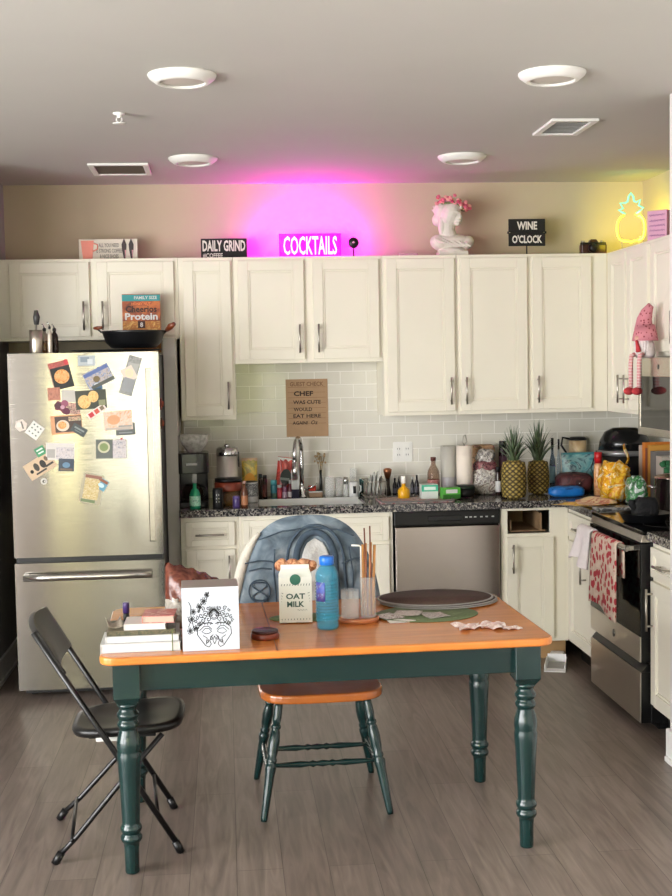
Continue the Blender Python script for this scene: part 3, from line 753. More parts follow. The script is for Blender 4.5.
for s1 in (-1, 1): turned(on_leg((s1,-1), .165), on_leg((s1,1), .165), STR, GREEN, 'stretcher')
ya = on_leg((-1,-1), .165); yb = on_leg((-1,1), .165); yc = on_leg((1,-1), .165); yd = on_leg((1,1), .165)
turned(ya.lerp(yb, .25), yc.lerp(yd, .25), STR, GREEN, 'stretcher'); turned(ya.lerp(yb, .75), yc.lerp(yd, .75), STR, GREEN, 'stretcher')
bow = [(.225*math.cos(PI*k/24)*(1+.08*math.sin(PI*k/24)), .175+.105*math.sin(PI*k/24)**.8, SH-.01+.535*math.sin(PI*k/24)**.75) for k in range(25)]
MB().tube(bow, .012, 10).build('bow', GREEN, t)
for k in range(7):
    u = (k-3)/3; x = u*.19; xt = u*.21
    a = math.acos(max(-1, min(1, xt/.24))); zt = SH-.02+.535*max(.05, math.sin(a))**.75; yt = .175+.105*math.sin(a)**.8
    MB().tube([(u*.15, .175, SH-.005), (xt*.97, yt, zt)], .007, 8).build('spindle', GREEN, t)

# denim jacket hung over the chair back
JY = 5.078
jx = .318
t = thing('denim_jacket', 'faded blue denim jacket draped over the chair back', 'jacket', (jx, JY, 0))
DENIM = m_patches('denim', ['#3d4954', '#56646f', '#6f7c86', '#8d979d'], 8.5, .95, bump=.5, dist=1.0)
DENIM_D = mat('denim_seam', '#3a4855', .95, vary=.2, scale=60)
LINING = mat('cream_lining', '#c9c4b8', .95, vary=.06, scale=30, bump=.4, bscale=90)
GREYLIN = mat('grey_lining', '#b3b3b0', .95, vary=.08, scale=30, bump=.4, bscale=90)
def lean(z): return -.19*max(0, .98-z)            # the chair back rakes, and the jacket with it
def arch(u, hw_, zt, zb, pw=2.7):
    a = PI*(1-u); c_, s_ = math.cos(a), max(0, math.sin(a))
    return hw_*math.copysign(abs(c_)**(2/pw), c_), zb+(zt-zb)*s_**(2/pw)
def jfront(x, z):                                 # how far the front cloth stands out at (x, z)
    wr = .007*math.sin(19*x+11*z)+.006*math.sin(30*z-15*x+1)+.005*math.sin(47*x+29*z)+.003*math.sin(83*x-61*z)+.010*math.exp(-((abs(x)-.20)/.035)**2)
    return wr
def jacket_surface(front):
    sg = -1 if front else 1
    def fn(u, v):
        q = .02+.98*v
        x, z = arch(u, .305*q, .49+(1.078-.49)*q, .49)
        edge = (1-v**6)
        return (x, lean(z)+sg*.046*edge**.5+(-jfront(x, z) if front else .5*jfront(-x, z))*edge, z)
    return fn
mb = MB(); mb.grid(jacket_surface(True), 64, 26); mb.grid(jacket_surface(False), 56, 22)
bdy = mb.build('body', DENIM, t, sub=1)
def on_j(x, z, out=.003): return (x, lean(z)-.046-jfront(x, z)-out, z)
pl = []
for k in range(15):
    u = .05+.27*k/14; x, z = arch(u, .309, 1.08, .49); pl.append((x, lean(z)-.014, z))
MB().tube(pl, .02, 8, rfun=lambda q: .007+.014*math.sin(PI*q)).build('turned_lining', LINING, t)['label'] = 'cream lining edge turned outwards'
cp_ = [(.030-.080*math.cos(PI*k/16), .87+.14*math.sin(PI*k/16)**.8) for k in range(17)]
cp_ = [(-.058, .66), (-.056, .73)]+cp_+[(.114, .73), (.116, .66)]
MB().tube([on_j(x, z, -.004) for x, z in cp_], .015, 10).build('collar', DENIM_D, t, sub=1)
cp2 = [(.030-.117*math.cos(PI*k/16), .86+.18*math.sin(PI*k/16)**.8) for k in range(17)]
MB().tube([on_j(x, z, -.002) for x, z in [(-.102, .66)]+cp2+[(.160, .66)]], .006, 8).build('collar_seam', DENIM_D, t)
MB().grid(lambda u, v: on_j(.030+.060*(2*u-1)*(1 if v < .55 else math.sqrt(max(0, 1-((v-.55)/.45)**2))), .72+.265*v, .004), 14, 16).build('neck_lining', GREYLIN, t, solid=.004)['label'] = 'pale grey lining in the open neck'
for pl in ([(-.255, .895), (-.20, .905), (-.15, .90), (-.115, .885)], [(.135, .885), (.19, .905), (.245, .90)], [(-.135, .95), (-.14, .85), (-.13, .70)], [(.165, .95), (.18, .85), (.175, .70)],
           [(-.24, .865), (-.19, .875), (-.14, .868)], [(-.20, .99), (-.10, 1.02), (.0, 1.03), (.12, 1.02), (.20, .99)]):
    pp = []
    for i in range(len(pl)-1):
        for k in range(6): q = k/6; pp.append(on_j(pl[i][0]*(1-q)+pl[i+1][0]*q, pl[i][1]*(1-q)+pl[i+1][1]*q, .0))
    MB().tube(pp, .0032, 6).build('seam', DENIM_D, t)
MB().tube([on_j(-.20+.042*math.cos(2*PI*k/24), .785+.045*math.sin(2*PI*k/24), .001) for k in range(24)], .003, 6, closed=True).build('embroidery', DENIM_D, t)
MB().tube([on_j(-.20+.03*math.sin(4*PI*k/32), .785+.035*math.cos(2*PI*k/32), .001) for k in range(32)], .003, 6, closed=True).build('embroidery', DENIM_D, t)

# ================================================================== FOLDING CHAIR
t = thing('folding_chair', 'black metal and plastic folding chair at the left end of the table', 'chair', (0, 0, 0))
FB = mat('folding_black', '#0a0a0b', .34, vary=.06, spec=.6)
near = dict(top=Vector((-.668, 4.27, .80)), ff=Vector((-.192, 4.30, .012)), rf=Vector((-.620, 4.255, .012)))
far = dict(top=Vector((-.700, 4.71, .80)), ff=Vector((-.232, 4.745, .012)), rf=Vector((-.660, 4.685, .012)))
for s in (near, far):
    ff, tp, rf = s['ff'], s['top'], s['rf']
    MB().tube([tp, tp.lerp(ff, .5), ff], .0105, 10).build('front_leg', FB, t)
    inn = Vector((0, .028 if s is near else -.028, 0))
    hinge = Vector((-.245, tp.y, .425))+inn
    MB().tube([hinge, hinge.lerp(rf+inn*.5, .35), hinge.lerp(rf+inn*.4, .8)+Vector((0,0,-.01)), rf], .0095, 10).build('rear_leg', FB, t)
    for f in (ff, rf):
        d_ = (tp-f if f is ff else hinge-f).normalized()
        mb = MB(); mb.tube([f-Vector((0,0,.012))+Vector((0,0,.001)), f+d_*.035], .0145, 10); mb.build('foot_cap', BLACKP, t)
MB().tube([near['rf'].lerp(Vector((-.245,4.27,.425)), .16), far['rf'].lerp(Vector((-.245,4.71,.425)), .16)], .0065, 8).build('crossbar', FB, t)
MB().tube([near['ff'].lerp(near['top'], .16), far['ff'].lerp(far['top'], .16)], .0065, 8).build('crossbar', FB, t)
# seat: shallow moulded pan
def seatfn(u, v):
    a = 2*PI*u; e = .55; c_, s_ = math.cos(a), math.sin(a)
    X = (abs(c_)**e)*math.copysign(1, c_); Y = (abs(s_)**e)*math.copysign(1, s_)
    return X, Y
mb = MB(); n = 40; rings = [(0.0,-.018),(.35,-.016),(.7,-.008),(.9,0),(1.0,-.001),(1.02,-.012),(.99,-.028),(.9,-.026),(0,-.026)]
vs = []; fs = []
for (r, dz) in rings:
    for k in range(n):
        X, Y = seatfn(k/n, 0); w_ = .190+.014*X
        vs.append((-.372+.195*X*r-.02*Y*r*.0, 4.492+.0+w_*Y*r, .448+dz+.012*X*r))
for i in range(len(rings)-1):
    for k in range(n):
        k2 = (k+1) % n; fs.append((i*n+k, i*n+k2, (i+1)*n+k2, (i+1)*n+k))
mb.add(vs, fs, 0, True)
mb.build('seat', mat('folding_seat', '#141413', .36, vary=.08), t)
for q in (4.33, 4.64): MB().box(-.50, -.27, q, q+.015, .408, .424).build('seat_rail', FB, t)
MB().box(-.475, -.385, 4.318, 4.322, .400, .428).build('sticker', mat('white_sticker', '#d8d8d4', .5), t)['label'] = 'white sticker under the seat edge'
# backrest: curved panel between the two tubes
def backfn(u, v):
    p = near['top'].lerp(near['ff'], .015+.19*v); q = far['top'].lerp(far['ff'], .015+.19*v)
    if v > .0: pass
    r = p.lerp(q, -.015+1.03*u); b_ = -.035*math.sin(PI*u)
    zz = 0.014*math.sin(PI*u)*(1-2*v)
    return (r.x+b_*.85-.0, r.y, r.z+b_*-.5*0+zz+.012)
MB().grid(backfn, 18, 9).build('backrest', FB, t, solid=.022, bevel=.004)

# ================================================================== ON TOP OF THE WALL CABINETS
SY = 7.30                                      # where the signs stand on the cabinet tops
def sign_block(name, label, px0, px1, pytop, y, depth, face, side, cat='sign', zb=UT, rz=0.0):
    x0, x1 = sx(px0, y, zb+.05), sx(px1, y, zb+.05); zt = sz(pytop, y, (x0+x1)/2)
    t = thing(name, label, cat, ((x0+x1)/2, y, zb), rz); w = x1-x0; h = zt-zb
    MB().box(-w/2, w/2, 0, depth, 0, h).build('board', face, t, bevel=.002)
    return t, w, h
CREAMB = mat('cream_board', '#ded6c8', .7, vary=.03)
t, w, h = sign_block('coffee_sign', 'small cream block sign with a pink mug and two dark figures', 79, 137.5, 239, SY, .03, CREAMB, CREAMB)
MUG = col('#ef9484'); mb = MB()
mb.prism([(-w/2+.012, h*.93), (-w/2+.022, .012), (-w/2+.075, .012), (-w/2+.085, h*.93)], -.004, -.0002, plane='XZ')
mb.build('mug_picture', MUG, t); MB().tube([(-w/2+.083, -.003, h*.8), (-w/2+.105, -.003, h*.75), (-w/2+.105, -.003, h*.55), (-w/2+.08, -.003, h*.45)], .004, 6).build('mug_picture', MUG, t)
lettering('ALL YOU NEED\nIS STRONG COFFEE\n& NICE SHOES', .145, h*.68, mat('sign_text_grey', '#8b837d', .7, vary=0), t, (.005, -.0016, h*.47), bold=.01)
for q in (w/2-.075, w/2-.035):
    mb = MB(); mb.prism([(q-.012, h*.5), (q-.014, h*.75), (q, h*1.02), (q+.014, h*.75), (q+.012, h*.5)], -.004, -.0002, plane='XZ'); mb.prism([(q-.003, .012), (q-.012, h*.5), (q+.012, h*.5), (q+.006, .012)], -.0035, -.0003, plane='XZ')
    mb.build('figure_picture', col('#3a2f30'), t)
    MB().prism([(q+.005, .012), (q+.003, h*.5), (q+.012, h*.5)], -.0042, -.0036, plane='XZ').build('figure_picture', col('#d9a0a8'), t)

SIGNB = mat('sign_black', '#0f0f0f', .6, vary=.1); SIGNW = mat('sign_letter_white', '#dcd7d0', .6, vary=0)
t, w, h = sign_block('daily_grind_sign', 'black block sign reading DAILY GRIND in white letters', 201, 247, 238.5, SY, .035, SIGNB, SIGNB)
lettering('DAILY GRIND', w*.93, h*.52, SIGNW, t, (0, -.0012, h*.66), bold=.03)
lettering('#COFFEE', w*.43, h*.24, SIGNW, t, (-w*.245, -.0012, h*.20), bold=.025)

# neon COCKTAILS sign: glowing tube letters on an acrylic plate with their glow put into its colour
y = 7.33; x0, x1 = sx(279, y, 2.39), sx(341, y, 2.39); zt = sz(233.5, y, .5)
t = thing('neon_sign', 'lit pink neon sign reading COCKTAILS against the wall', 'neon sign', ((x0+x1)/2, y, UT)); w = x1-x0; h = zt-UT
MB().box(-w/2, w/2, 0, .005, .012, h).build('acrylic_plate', mat('glow_tinted_acrylic', '#e010e0', .2, vary=0, alpha=.6, emit='#ff00ff', estr=.55), t)
MB().box(-w/2+.02, w/2-.02, -.02, .03, 0, .012).build('base', GLASS, t, bevel=.002)
NEON = mat('neon_pink', '#ffd7ff', .5, vary=0, emit='#ff5cf4', estr=5.0)
lettering('COCKTAILS', w*.86, h*.72, NEON, t, (0, -.010, h*.53), bold=.014, depth=.008)
a_ = area('neon_glow', ((x0+x1)/2, y+.012, UT+h*.55), (PI/2, 0, 0), w*.95, h*.8, 16.0, (1.0, .0, 1.0)); a_.parent = None
a_.parent = t; a_.location = (0, .012, h*.55)
b_ = area('neon_glow', (0, -.02, h*.55), (-PI/2, 0, 0), w*.95, h*.8, 1.0, (1.0, .03, .9)); b_.parent = t
MB().tube([(w/2-.02, .01, .02), (w/2+.03, .03, .006), (w/2+.13, .06, .005), (w/2+.2, .10, .006)], .0025, 6).build('cord', WHITE, t)

# little black disc lamp on a foot
x = sx(353.5, 7.22, 2.35); t = thing('desk_clock', 'small black round ornament on a thin foot right of the neon sign', 'ornament', (x, 7.22, UT))
MB().lathe([(0,0),(.026,0),(.026,.004),(.012,.008),(.0045,.012),(.0045,.05),(0,.05)], seg=20).build('foot', BLACKP, t)
MB().lathe([(0,-.014),(.026,-.012),(.032,0),(.026,.012),(0,.014)], (0,0,.083), 24, axis='Y').build('disc', BLACKP, t)
MB().lathe([(0,-.0155),(.007,-.015),(.007,-.0135),(0,-.0135)], (0,0,.085), 14, axis='Y').build('lens', CHROME, t)

# plaster bust with a flower wreath
yb = 7.24; x = sx(452, yb, 2.4); t = thing('plaster_bust', 'white plaster bust of a woman wearing a pink flower wreath', 'bust', (x, yb, UT))
PLASTER = mat('plaster', '#d2ccc2', .6, vary=.03, bump=.1, bscale=40)
from mathutils import Euler
mb = MB()
mb.ell((0,0,.030), (.088,.062,.030)); mb.box(-.085, .085, -.055, .055, .0, .028)
mb.ell((0,.0,.085), (.118,.060,.045)); mb.ell((-.075,0,.080), (.055,.052,.045), rot=Euler((0,.35,0))); mb.ell((.08,0,.078), (.05,.05,.04), rot=Euler((0,-.4,0)))
mb.T = Matrix.Translation((-.004,0,.10)) @ Matrix.Scale(1.16, 4) @ Matrix.Translation((0,0,-.10))
mb.tube([(-.01,.005,.10), (-.022,.003,.15), (-.012,-.005,.20)], .036, 14, rfun=lambda q: .045-.008*q)
mb.ell((-.004,-.010,.222), (.050,.060,.066), rot=Euler((.25,.35,0)))             # head
mb.ell((.024,-.032,.196), (.028,.032,.034)); mb.ell((.036,-.052,.205), (.009,.016,.012), rot=Euler((.5,.3,0)))   # jaw, nose
mb.ell((.012,-.058,.228), (.03,.012,.008), rot=Euler((0,.3,0))); mb.ell((.03,-.056,.184), (.013,.010,.006)); mb.ell((.022,-.05,.172), (.014,.014,.012))
mb.ell((-.035,.02,.232), (.045,.052,.055)); mb.ell((-.055,.04,.20), (.035,.038,.035)); mb.ell((-.05,-.01,.165), (.018,.026,.05))
for k in range(9):
    a = .3+k*.33; mb.tube([(-.005+.052*math.cos(a)*1.0, -.05+.012*k, .235+.05*math.sin(a)), (-.03+.05*math.cos(a), -.0+.01*k, .25+.045*math.sin(a)), (-.05, .05, .21)], .009, 6)
mb.T = Matrix.Identity(4)
for k in range(5): mb.tube([(-.11+.045*k, -.05, .10-.006*k), (-.05+.03*k, -.064, .07), (.02+.02*k, -.062, .05)], .007, 6)
mb.build('bust', PLASTER, t, remesh=.003)
random.seed(5); t2 = MB().tube([(.006+.066*math.cos(2*PI*k/24), -.008+.05*math.sin(2*PI*k/24), .302-.04*max(0, math.cos(2*PI*k/24))) for k in range(24)], .006, 6, closed=True).build('flower_wreath', col('#6f7a4a'), t); t2['label'] = 'wreath of small pink flowers'
PK = [col('#e0708a'), col('#e99a9c'), col('#c94f6c'), col('#eeb2a6')]
for k in range(64):
    a = 2*PI*k/64; rr = .056+random.uniform(-.010, .022)
    c_ = Vector((.006+rr*math.cos(a)*1.25, -.008+rr*.9*math.sin(a), .305+.016*random.random()-.045*max(0, math.cos(a))+(.02 if k % 3 == 0 else 0)))
    mb = MB()
    for q in range(5):
        b = 2*PI*q/5; mb.ell((c_.x+.0065*math.cos(b), c_.y+.005*math.sin(b)-.004, c_.z+.0065*math.sin(b)), (.0055, .003, .0055), seg=6, rings=4)
    mb.ell((c_.x, c_.y-.006, c_.z), (.005,.005,.005), seg=6, rings=4); mb.build('flower', PK[k % 4], t2)

# wine o'clock flip board
y = 7.28; x0, x1 = sx(508.5, y, 2.45), sx(545, y, 2.45); z0, z1 = sz(246, y, 1.78), sz(219, y, 1.78)
t = thing('letter_sign', "black board reading WINE O'CLOCK on a slim stand", 'sign', ((x0+x1)/2, y, UT)); w = x1-x0; zc = (z0+z1)/2-UT; h = z1-z0
bd = MB().box(-w/2, w/2, -.006, .006, zc-h/2, zc-.002).box(-w/2, w/2, -.006, .006, zc+.002, zc+h/2).box(-w/2+.01, w/2-.01, -.003, .003, zc-.003, zc+.003).build('board', SIGNB, t, rot=(0, 0, .0), bevel=.002)
lettering('WINE', w*.55, h*.30, SIGNW, bd, (0, -.007, zc+h*.25), bold=.03); lettering("O'CLOCK", w*.82, h*.30, SIGNW, bd, (.0, -.007, zc-h*.25), bold=.03)
for q in (-w/2-.003, w/2+.003): MB().lathe([(0,-.004),(.007,-.004),(.007,.004),(0,.004)], (q, 0, zc), 12, axis='X').build('hinge', BLACKP, t)
MB().tube([(.0, .004, 0.004), (.0, .006, zc)], .004, 8).build('stand', BLACKP, t); MB().lathe([(0,0),(.035,0),(.035,.004),(0,.006)], (0,.004,0), 20).build('foot', BLACKP, t)

# vintage camera
y = 7.22; x0, x1 = sx(580, y, 2.35), sx(606, y, 2.35); t = thing('camera', 'old brown and black camera at the corner of the cabinets', 'camera', ((x0+x1)/2, y, UT)); w = x1-x0
BRN = mat('brown_leather', '#3a1d12', .3, vary=.3, scale=40, coat=.4)
MB().prism(rrect(w, .05, .012), .0, .058).build('body', BRN, t, bevel=.004)
MB().prism(rrect(w*.96, .04, .01), .0582, .070).build('top_plate', mat('camera_black', '#17120f', .3), t, bevel=.003)
MB().prism([(-.028,.070),(.028,.070),(.016,.088),(-.016,.088)], -.018, .018, plane='XZ').build('viewfinder', BRN, t, bevel=.003)
MB().lathe([(0,-.064),(.016,-.064),(.022,-.06),(.022,-.045),(.026,-.043),(.026,-.0252),(0,-.0252)], (-.012,0,.036), 24, axis='Y').build('lens', mat('camera_black', '#17120f'), t)
for q in (-.06, .055): MB().lathe([(0,.0702),(.011,.0702),(.011,.080),(0,.080)], (q,0,0), 14).build('dial', NICKEL, t)

# clear strip and flowers lying left of the bust
t = tag(MB().prism(rrect(.115, .03, .01), 0, .02).build('plastic_case', mat('pink_clear', '#e9c2cc', .2, vary=.05, trans=.5), loc=(sx(408, 7.22, 2.31), 7.22, UT), bevel=.005), 'low clear plastic case lying left of the plaster bust', 'case')

# neon pineapple in the corner
c0 = Vector((sx(631, 6.95, 2.4), 6.95, UT)); zb = sz(242, 6.95, c0.x); zt = sz(193, 6.95, c0.x); sc_ = (zt-zb)
t = thing('neon_pineapple', 'lit neon pineapple with yellow body and green crown in the corner', 'neon sign', (c0.x, c0.y, UT), -.25)
def npt(u, v): return (u*sc_*.92, 0, zb-UT+v*sc_)
NY = mat('neon_yellow', '#ffe98a', .5, vary=0, emit='#ffc814', estr=1.3); NG = mat('neon_green', '#b5ffe0', .5, vary=0, emit='#2be09a', estr=.8)
bodyp = [(-.14,.56),(-.22,.515),(-.275,.45),(-.30,.36),(-.305,.24),(-.285,.13),(-.245,.06),(-.16,.025),(-.06,.02),(-.02,.0),(.02,.0),(.05,.02),(.16,.03),(.245,.06),(.285,.13),(.305,.24),(.30,.36),(.275,.45),(.22,.515),(.10,.56)]
MB().tube([npt(*p) for p in bodyp], .0075, 10).build('body_tube', NY, t)
crown = [(-.12,.57),(-.20,.62),(-.27,.655),(-.17,.69),(-.235,.80),(-.12,.80),(-.07,.83),(-.05,.93),(0,1.0),(.05,.93),(.07,.83),(.12,.81),(.205,.86),(.17,.74),(.27,.69),(.20,.63),(.11,.575)]
MB().tube([npt(*p) for p in crown], .006, 10).build('crown_tube', NG, t)
for q in ((-.2, .1), (.2, .1)):
    p_ = npt(*q); MB().tube([p_, (p_[0], .03, p_[2]-.005), (p_[0]*.9, .035, .003)], .003, 6).build('support', GLASS, t)
g = area('neon_glow', (0, .012, zb-UT+.3*sc_), (PI/2, 0, 0), .14, .16, 1.7, (1.0, .80, .03)); g.parent = t; g.data.spread = 2.2; g.rotation_euler = (PI/2, 0, -.45)
g = area('neon_glow', (0, .012, zb-UT+.8*sc_), (PI/2, 0, 0), .10, .06, .25, (.1, 1.0, .5)); g.parent = t

# pink box sign on the right-hand cabinets
t = thing('box_sign', 'pink block sign with purple handwriting beside the neon pineapple', 'sign', (sx(657, 6.40, 2.36), 6.40, UT), -.8)
PKB = mat('pink_board', '#cf9cb4', .7, vary=.05); hh = sz(209, 6.35, 2.30)-UT
MB().box(-.055, .055, 0, .04, 0, hh).build('board', [PKB, ], t, bevel=.002)
for k, zf in enumerate((.84, .66, .50, .34, .17)):
    MB().tube([(-.043+.0039*q, -.0012, hh*zf+.006*math.sin(q*2.4+k)*(1 if q % 5 else .2)) for q in range(23)], .0011, 5).build('handwriting', mat('purple_print', '#7d3f86', .7, vary=0), t)

# paper sign on the backsplash
p0, p1 = on_y(285.5, 379.5, 7.448), on_y(328.5, 436, 7.448)
t = thing('guest_check_sign', 'brown guest check paper sign with a chef note on the tiles', 'sign', ((p0.x+p1.x)/2, 7.4475, p1.z)); w = p1.x-p0.x; h = p0.z-p1.z
KR = mat('kraft_board', '#a98a6b', .8, vary=.06, scale=15)
MB().box(-w/2, w/2, 0, .004, 0, h).build('board', KR, t)
HW = mat('marker_ink', '#2c221c', .8, vary=0); HL = mat('brown_print', '#77583f', .8, vary=0)
lettering('GUEST CHECK', w*.8, h*.075, HL, t, (0, -.0006, h*.915), bold=.02, depth=.0005)
for k in range(8): MB().box(-w*.45, w*.45, -.0005, 0, h*(.86-.09*k if k else .86)-.0008, h*(.86-.09*k)+.0008).build('ruled_line', HL, t)
lettering('CHEF', w*.46, h*.085, HW, t, (-w*.08, -.0008, h*.75), bold=.03, depth=.0005); lettering('WAS CUTE', w*.66, h*.066, HW, t, (.0, -.0008, h*.60), bold=.02, depth=.0005)
lettering('WOULD', w*.44, h*.064, HW, t, (-w*.1, -.0008, h*.475), bold=.02, depth=.0005); lettering('EAT HERE', w*.66, h*.064, HW, t, (0, -.0008, h*.36), bold=.02, depth=.0005)
lettering('AGAIN!', w*.36, h*.058, HW, t, (-w*.17, -.0008, h*.24), bold=.02, depth=.0005); lettering('Oz', w*.16, h*.07, HW, t, (w*.17, -.0008, h*.245), bold=.01, depth=.0005, shear=.2)

# ================================================================== ON TOP OF THE REFRIGERATOR
FT = FZ
def lean_item(px0, px1, y, z): x0, x1 = sx(px0, y, z), sx(px1, y, z); return (x0+x1)/2, (x1-x0)/2
x, r = lean_item(29.5, 43, 6.53, 1.82); hh = sz(330, 6.53, x)-FT
t = thing('utensil_tumbler', 'stainless tumbler on top of the refrigerator', 'tumbler', (x, 6.53, FT))
TUM = mat('brushed_tumbler', '#c6bdb0', .35, 1.0, vary=.05)
MB().lathe([(0,0),(r*.9,0),(r*.97,.006),(r,hh*.5),(r,hh),(r*.9,hh),(r*.88,.01),(0,.01)], seg=28).build('cup', TUM, t)
tt = thing('serving_tongs', 'dark handled utensil standing in the stainless tumbler', 'utensil', (x, 6.53, FT+.015))
MB().tube([(-.006,0,.0), (0,0,.06), (.004,0,hh+.012)], .0045, 8).build('shaft', NICKEL, tt)
MB().tube([(.004,0,hh+.012), (.006,0,hh+.05), (.004,0,hh+.085)], .012, 12, rfun=lambda q: .007+.011*math.sin(PI*min(1, .15+q*.8))).build('handle', mat('grey_handle', '#3f3f3e', .4), tt)
AMB = mat('amber_oil', '#7a4a12', .08, vary=.1, trans=.6); DKB = mat('dark_bottle', '#2a160c', .1, vary=.1, trans=.2)
for (pa, pb, m, lb, yy, ht) in ((41, 48.5, AMB, 'amber oil bottle with steel pourer next to the tumbler', 6.56, 331), (47.5, 52.5, mat('label_silver', '#b9b0a3', .4, .5), 'slim silver labelled bottle between two oil bottles', 6.53, 329), (51, 58.5, DKB, 'dark brown oil bottle with pourer right of the silver one', 6.57, 331)):
    x, r = lean_item(pa, pb, yy, 1.82); hh = sz(ht, yy, x)-FT
    t = thing('oil_bottle', lb, 'bottle', (x, yy, FT), 0, 'oil bottles on the refrigerator')
    MB().lathe([(0,0),(r*.95,0),(r,.004),(r,hh*.72),(r*.8,hh*.85),(r*.42,hh*.93),(r*.40,hh),(0,hh)], seg=20).build('glass', m, t)
    MB().lathe([(0,hh),(r*.5,hh),(r*.5,hh+.012),(r*.2,hh+.016),(0,hh+.016)], seg=14).build('cap', BLACKP, t)
    MB().tube([(0,0,hh+.014), (-.004,0,hh+.028), (-.012,0,hh+.036)], .003, 6).build('pourer', CHROME, t)
# pan lid underneath and wok
xl, rl = lean_item(68, 162, 6.72, 1.78); 
t = thing('baking_sheet', 'flat black round tray lying under the wok', 'tray', (xl, 6.80, FT))
MB().lathe([(0,.002),(rl*.7,.002),(rl*.74,.006),(rl*.98,.014),(rl,.016),(rl*.98,.0175),(rl*.72,.009),(rl*.68,.005),(0,.005)], seg=40, sy=.7).build('pan', BLACKM, t)
yw = 6.72; xc, rw = lean_item(101, 166, yw, 1.87); zw = sz(331, yw, xc)-FT
t = thing('wok', 'black carbon steel wok with wooden handles on the refrigerator', 'wok', (xc, yw, FT))
zb_ = .020
prof = [(0,zb_+.002),(rw*.62,zb_+.002),(rw*.70,zb_+.006),(rw*.85,zb_+.03),(rw*.96,zw-.010),(rw,zw),(rw*.985,zw+.001),(rw*.94,zw-.010),(rw*.82,zb_+.034),(rw*.66,zb_+.008),(0,zb_+.006)]
MB().lathe(prof, seg=44).build('pan', BLACKM, t)
WD = mat('turned_wood_handle', '#6f3317', .35, vary=.2, scale=30, coat=.2)
h1 = MB().tube([(rw*.93, -.02, zw-.015), (rw*1.05, -.05, zw+.004)], .007, 8).build('handle_bracket', BLACKM, t)
MB().tube([(rw*1.04, -.048, zw+.002), (rw*1.16, -.08, zw+.018), (rw*1.28, -.11, zw+.030)], .012, 12, rfun=lambda q: .011+.006*math.sin(PI*q)).build('long_handle', WD, t)
MB().tube([(-rw*.96, -.04, zw-.008), (-rw*1.10, -.04, zw+.012), (-rw*1.14, -.0, zw+.016), (-rw*1.10, .04, zw+.012), (-rw*.96, .04, zw-.008)], .003, 8).build('helper_loop', BLACKM, t)
MB().tube([(-rw*1.17, -.06, zw+.016), (-rw*1.05, -.075, zw+.016), (-rw*.92, -.09, zw+.018)], .009, 10, rfun=lambda q: .007+.004*math.sin(PI*q)).build('helper_handle', WD, t)
# cereal box
yc = 6.97; x0, x1 = sx(122.5, yc, 1.95), sx(160.5, yc, 1.95); z1 = sz(294, yc, (x0+x1)/2); w = x1-x0
t = thing('cereal_box', 'brown and orange protein cereal box standing in the wok', 'box', ((x0+x1)/2, yc, FT), .02); h = z1-FT
CB = m_patches('cereal_print', ['#5a2412', '#8c3d1a', '#b8622a', '#9a4a1e'], 9, .45)
MB().box(-w/2, w/2, 0, .06, 0, h).build('carton', CB, t, bevel=.001)
mb = MB(); mb.box(-w/2, w/2, -.0006, 0, h*.88, h*.99); mb.build('band', col('#2f8a8c'), t)
MB().box(-w/2, w/2, -.0003, 0, .0, h*.54).build('band', m_patches('cereal_bottom', ['#d79a45', '#a8642a', '#e2b867'], 20, .5), t)
lettering('FAMILY SIZE', w*.6, h*.055, PAPER, t, (w*.12, -.0014, h*.938), bold=.02, depth=.0006)
lettering('HONEY NUT', w*.5, h*.045, col('#e07a3e'), t, (0, -.0012, h*.835), bold=.02, depth=.0006)
lettering('Cheerios', w*.82, h*.11, col('#2a1108'), t, (0, -.0012, h*.745), bold=.03, depth=.0006)
lettering('Protein', w*.86, h*.12, PAPER, t, (0, -.0014, h*.62), bold=.03, depth=.0006)
MB().box(-.02, .02, -.0012, -.0004, h*.42, h*.54).build('badge_panel', col('#3b1a10'), t); lettering('8', .016, h*.08, PAPER, t, (0, -.002, h*.48), bold=.03, depth=.0006)

# ================================================================== CARDS AND MAGNETS ON THE REFRIGERATOR
def card(name, label, px, py, w, h, rot, base_c, motifs=(), cat='card', shape=None):
    """a thin card on the door: size in photo pixels scaled to metres there; motifs: (kind, u, v, su, sv, colour) in card fractions"""
    k = .00515; p = on_y(px, py, FYF-.002)
    o_ = thing(name, label, cat, (p.x, FYF-.0004, p.z), 0, 'cards and magnets on the refrigerator'); W, H = w*k, h*k
    o_.rotation_euler = (0, -math.radians(rot), 0); o_.location.y += .0018*(abs(p.x-fx_c)/hw)**2.6 - CARDS[0]; CARDS[0] += .00009
    poly = [(-W/2,-H/2),(W/2,-H/2),(W/2,H/2),(-W/2,H/2)]
    if shape: poly = [(a*W, b*H) for a, b in shape]
    mb = MB(); mb.prism(poly, -.0012, 0, plane='XZ'); mb.build('paper', base_c if not isinstance(base_c, str) else col(base_c), o_)
    for i, (kd, u, v, su, sv, c) in enumerate(motifs):
        q = MB(); cx, cz = u*W, v*H; d0, d1 = -.0013-.00012*i, -.0011
        if kd == 'e': q.prism(ellipse(su*W/2, sv*H/2, 20, cx, cz), d0, d1, plane='XZ')
        elif kd == 'r': q.prism([(cx-su*W/2, cz-sv*H/2), (cx+su*W/2, cz-sv*H/2), (cx+su*W/2, cz+sv*H/2), (cx-su*W/2, cz+sv*H/2)], d0, d1, plane='XZ')
        q.build('print', c if not isinstance(c, str) else col(c), o_)
    return o_
CARDS = [0.0]
FOOD1 = m_patches('food_orange', ['#a85a28', '#d08a45', '#e3b27a', '#b96f34'], 60, .6)
FOOD2 = m_patches('food_gold', ['#c98f3a', '#e6c384', '#b57a30'], 55, .6)
FOOD3 = m_patches('food_mixed', ['#7a4a3a', '#c9a68a', '#5b6a4a', '#d8cbb8'], 60, .6)
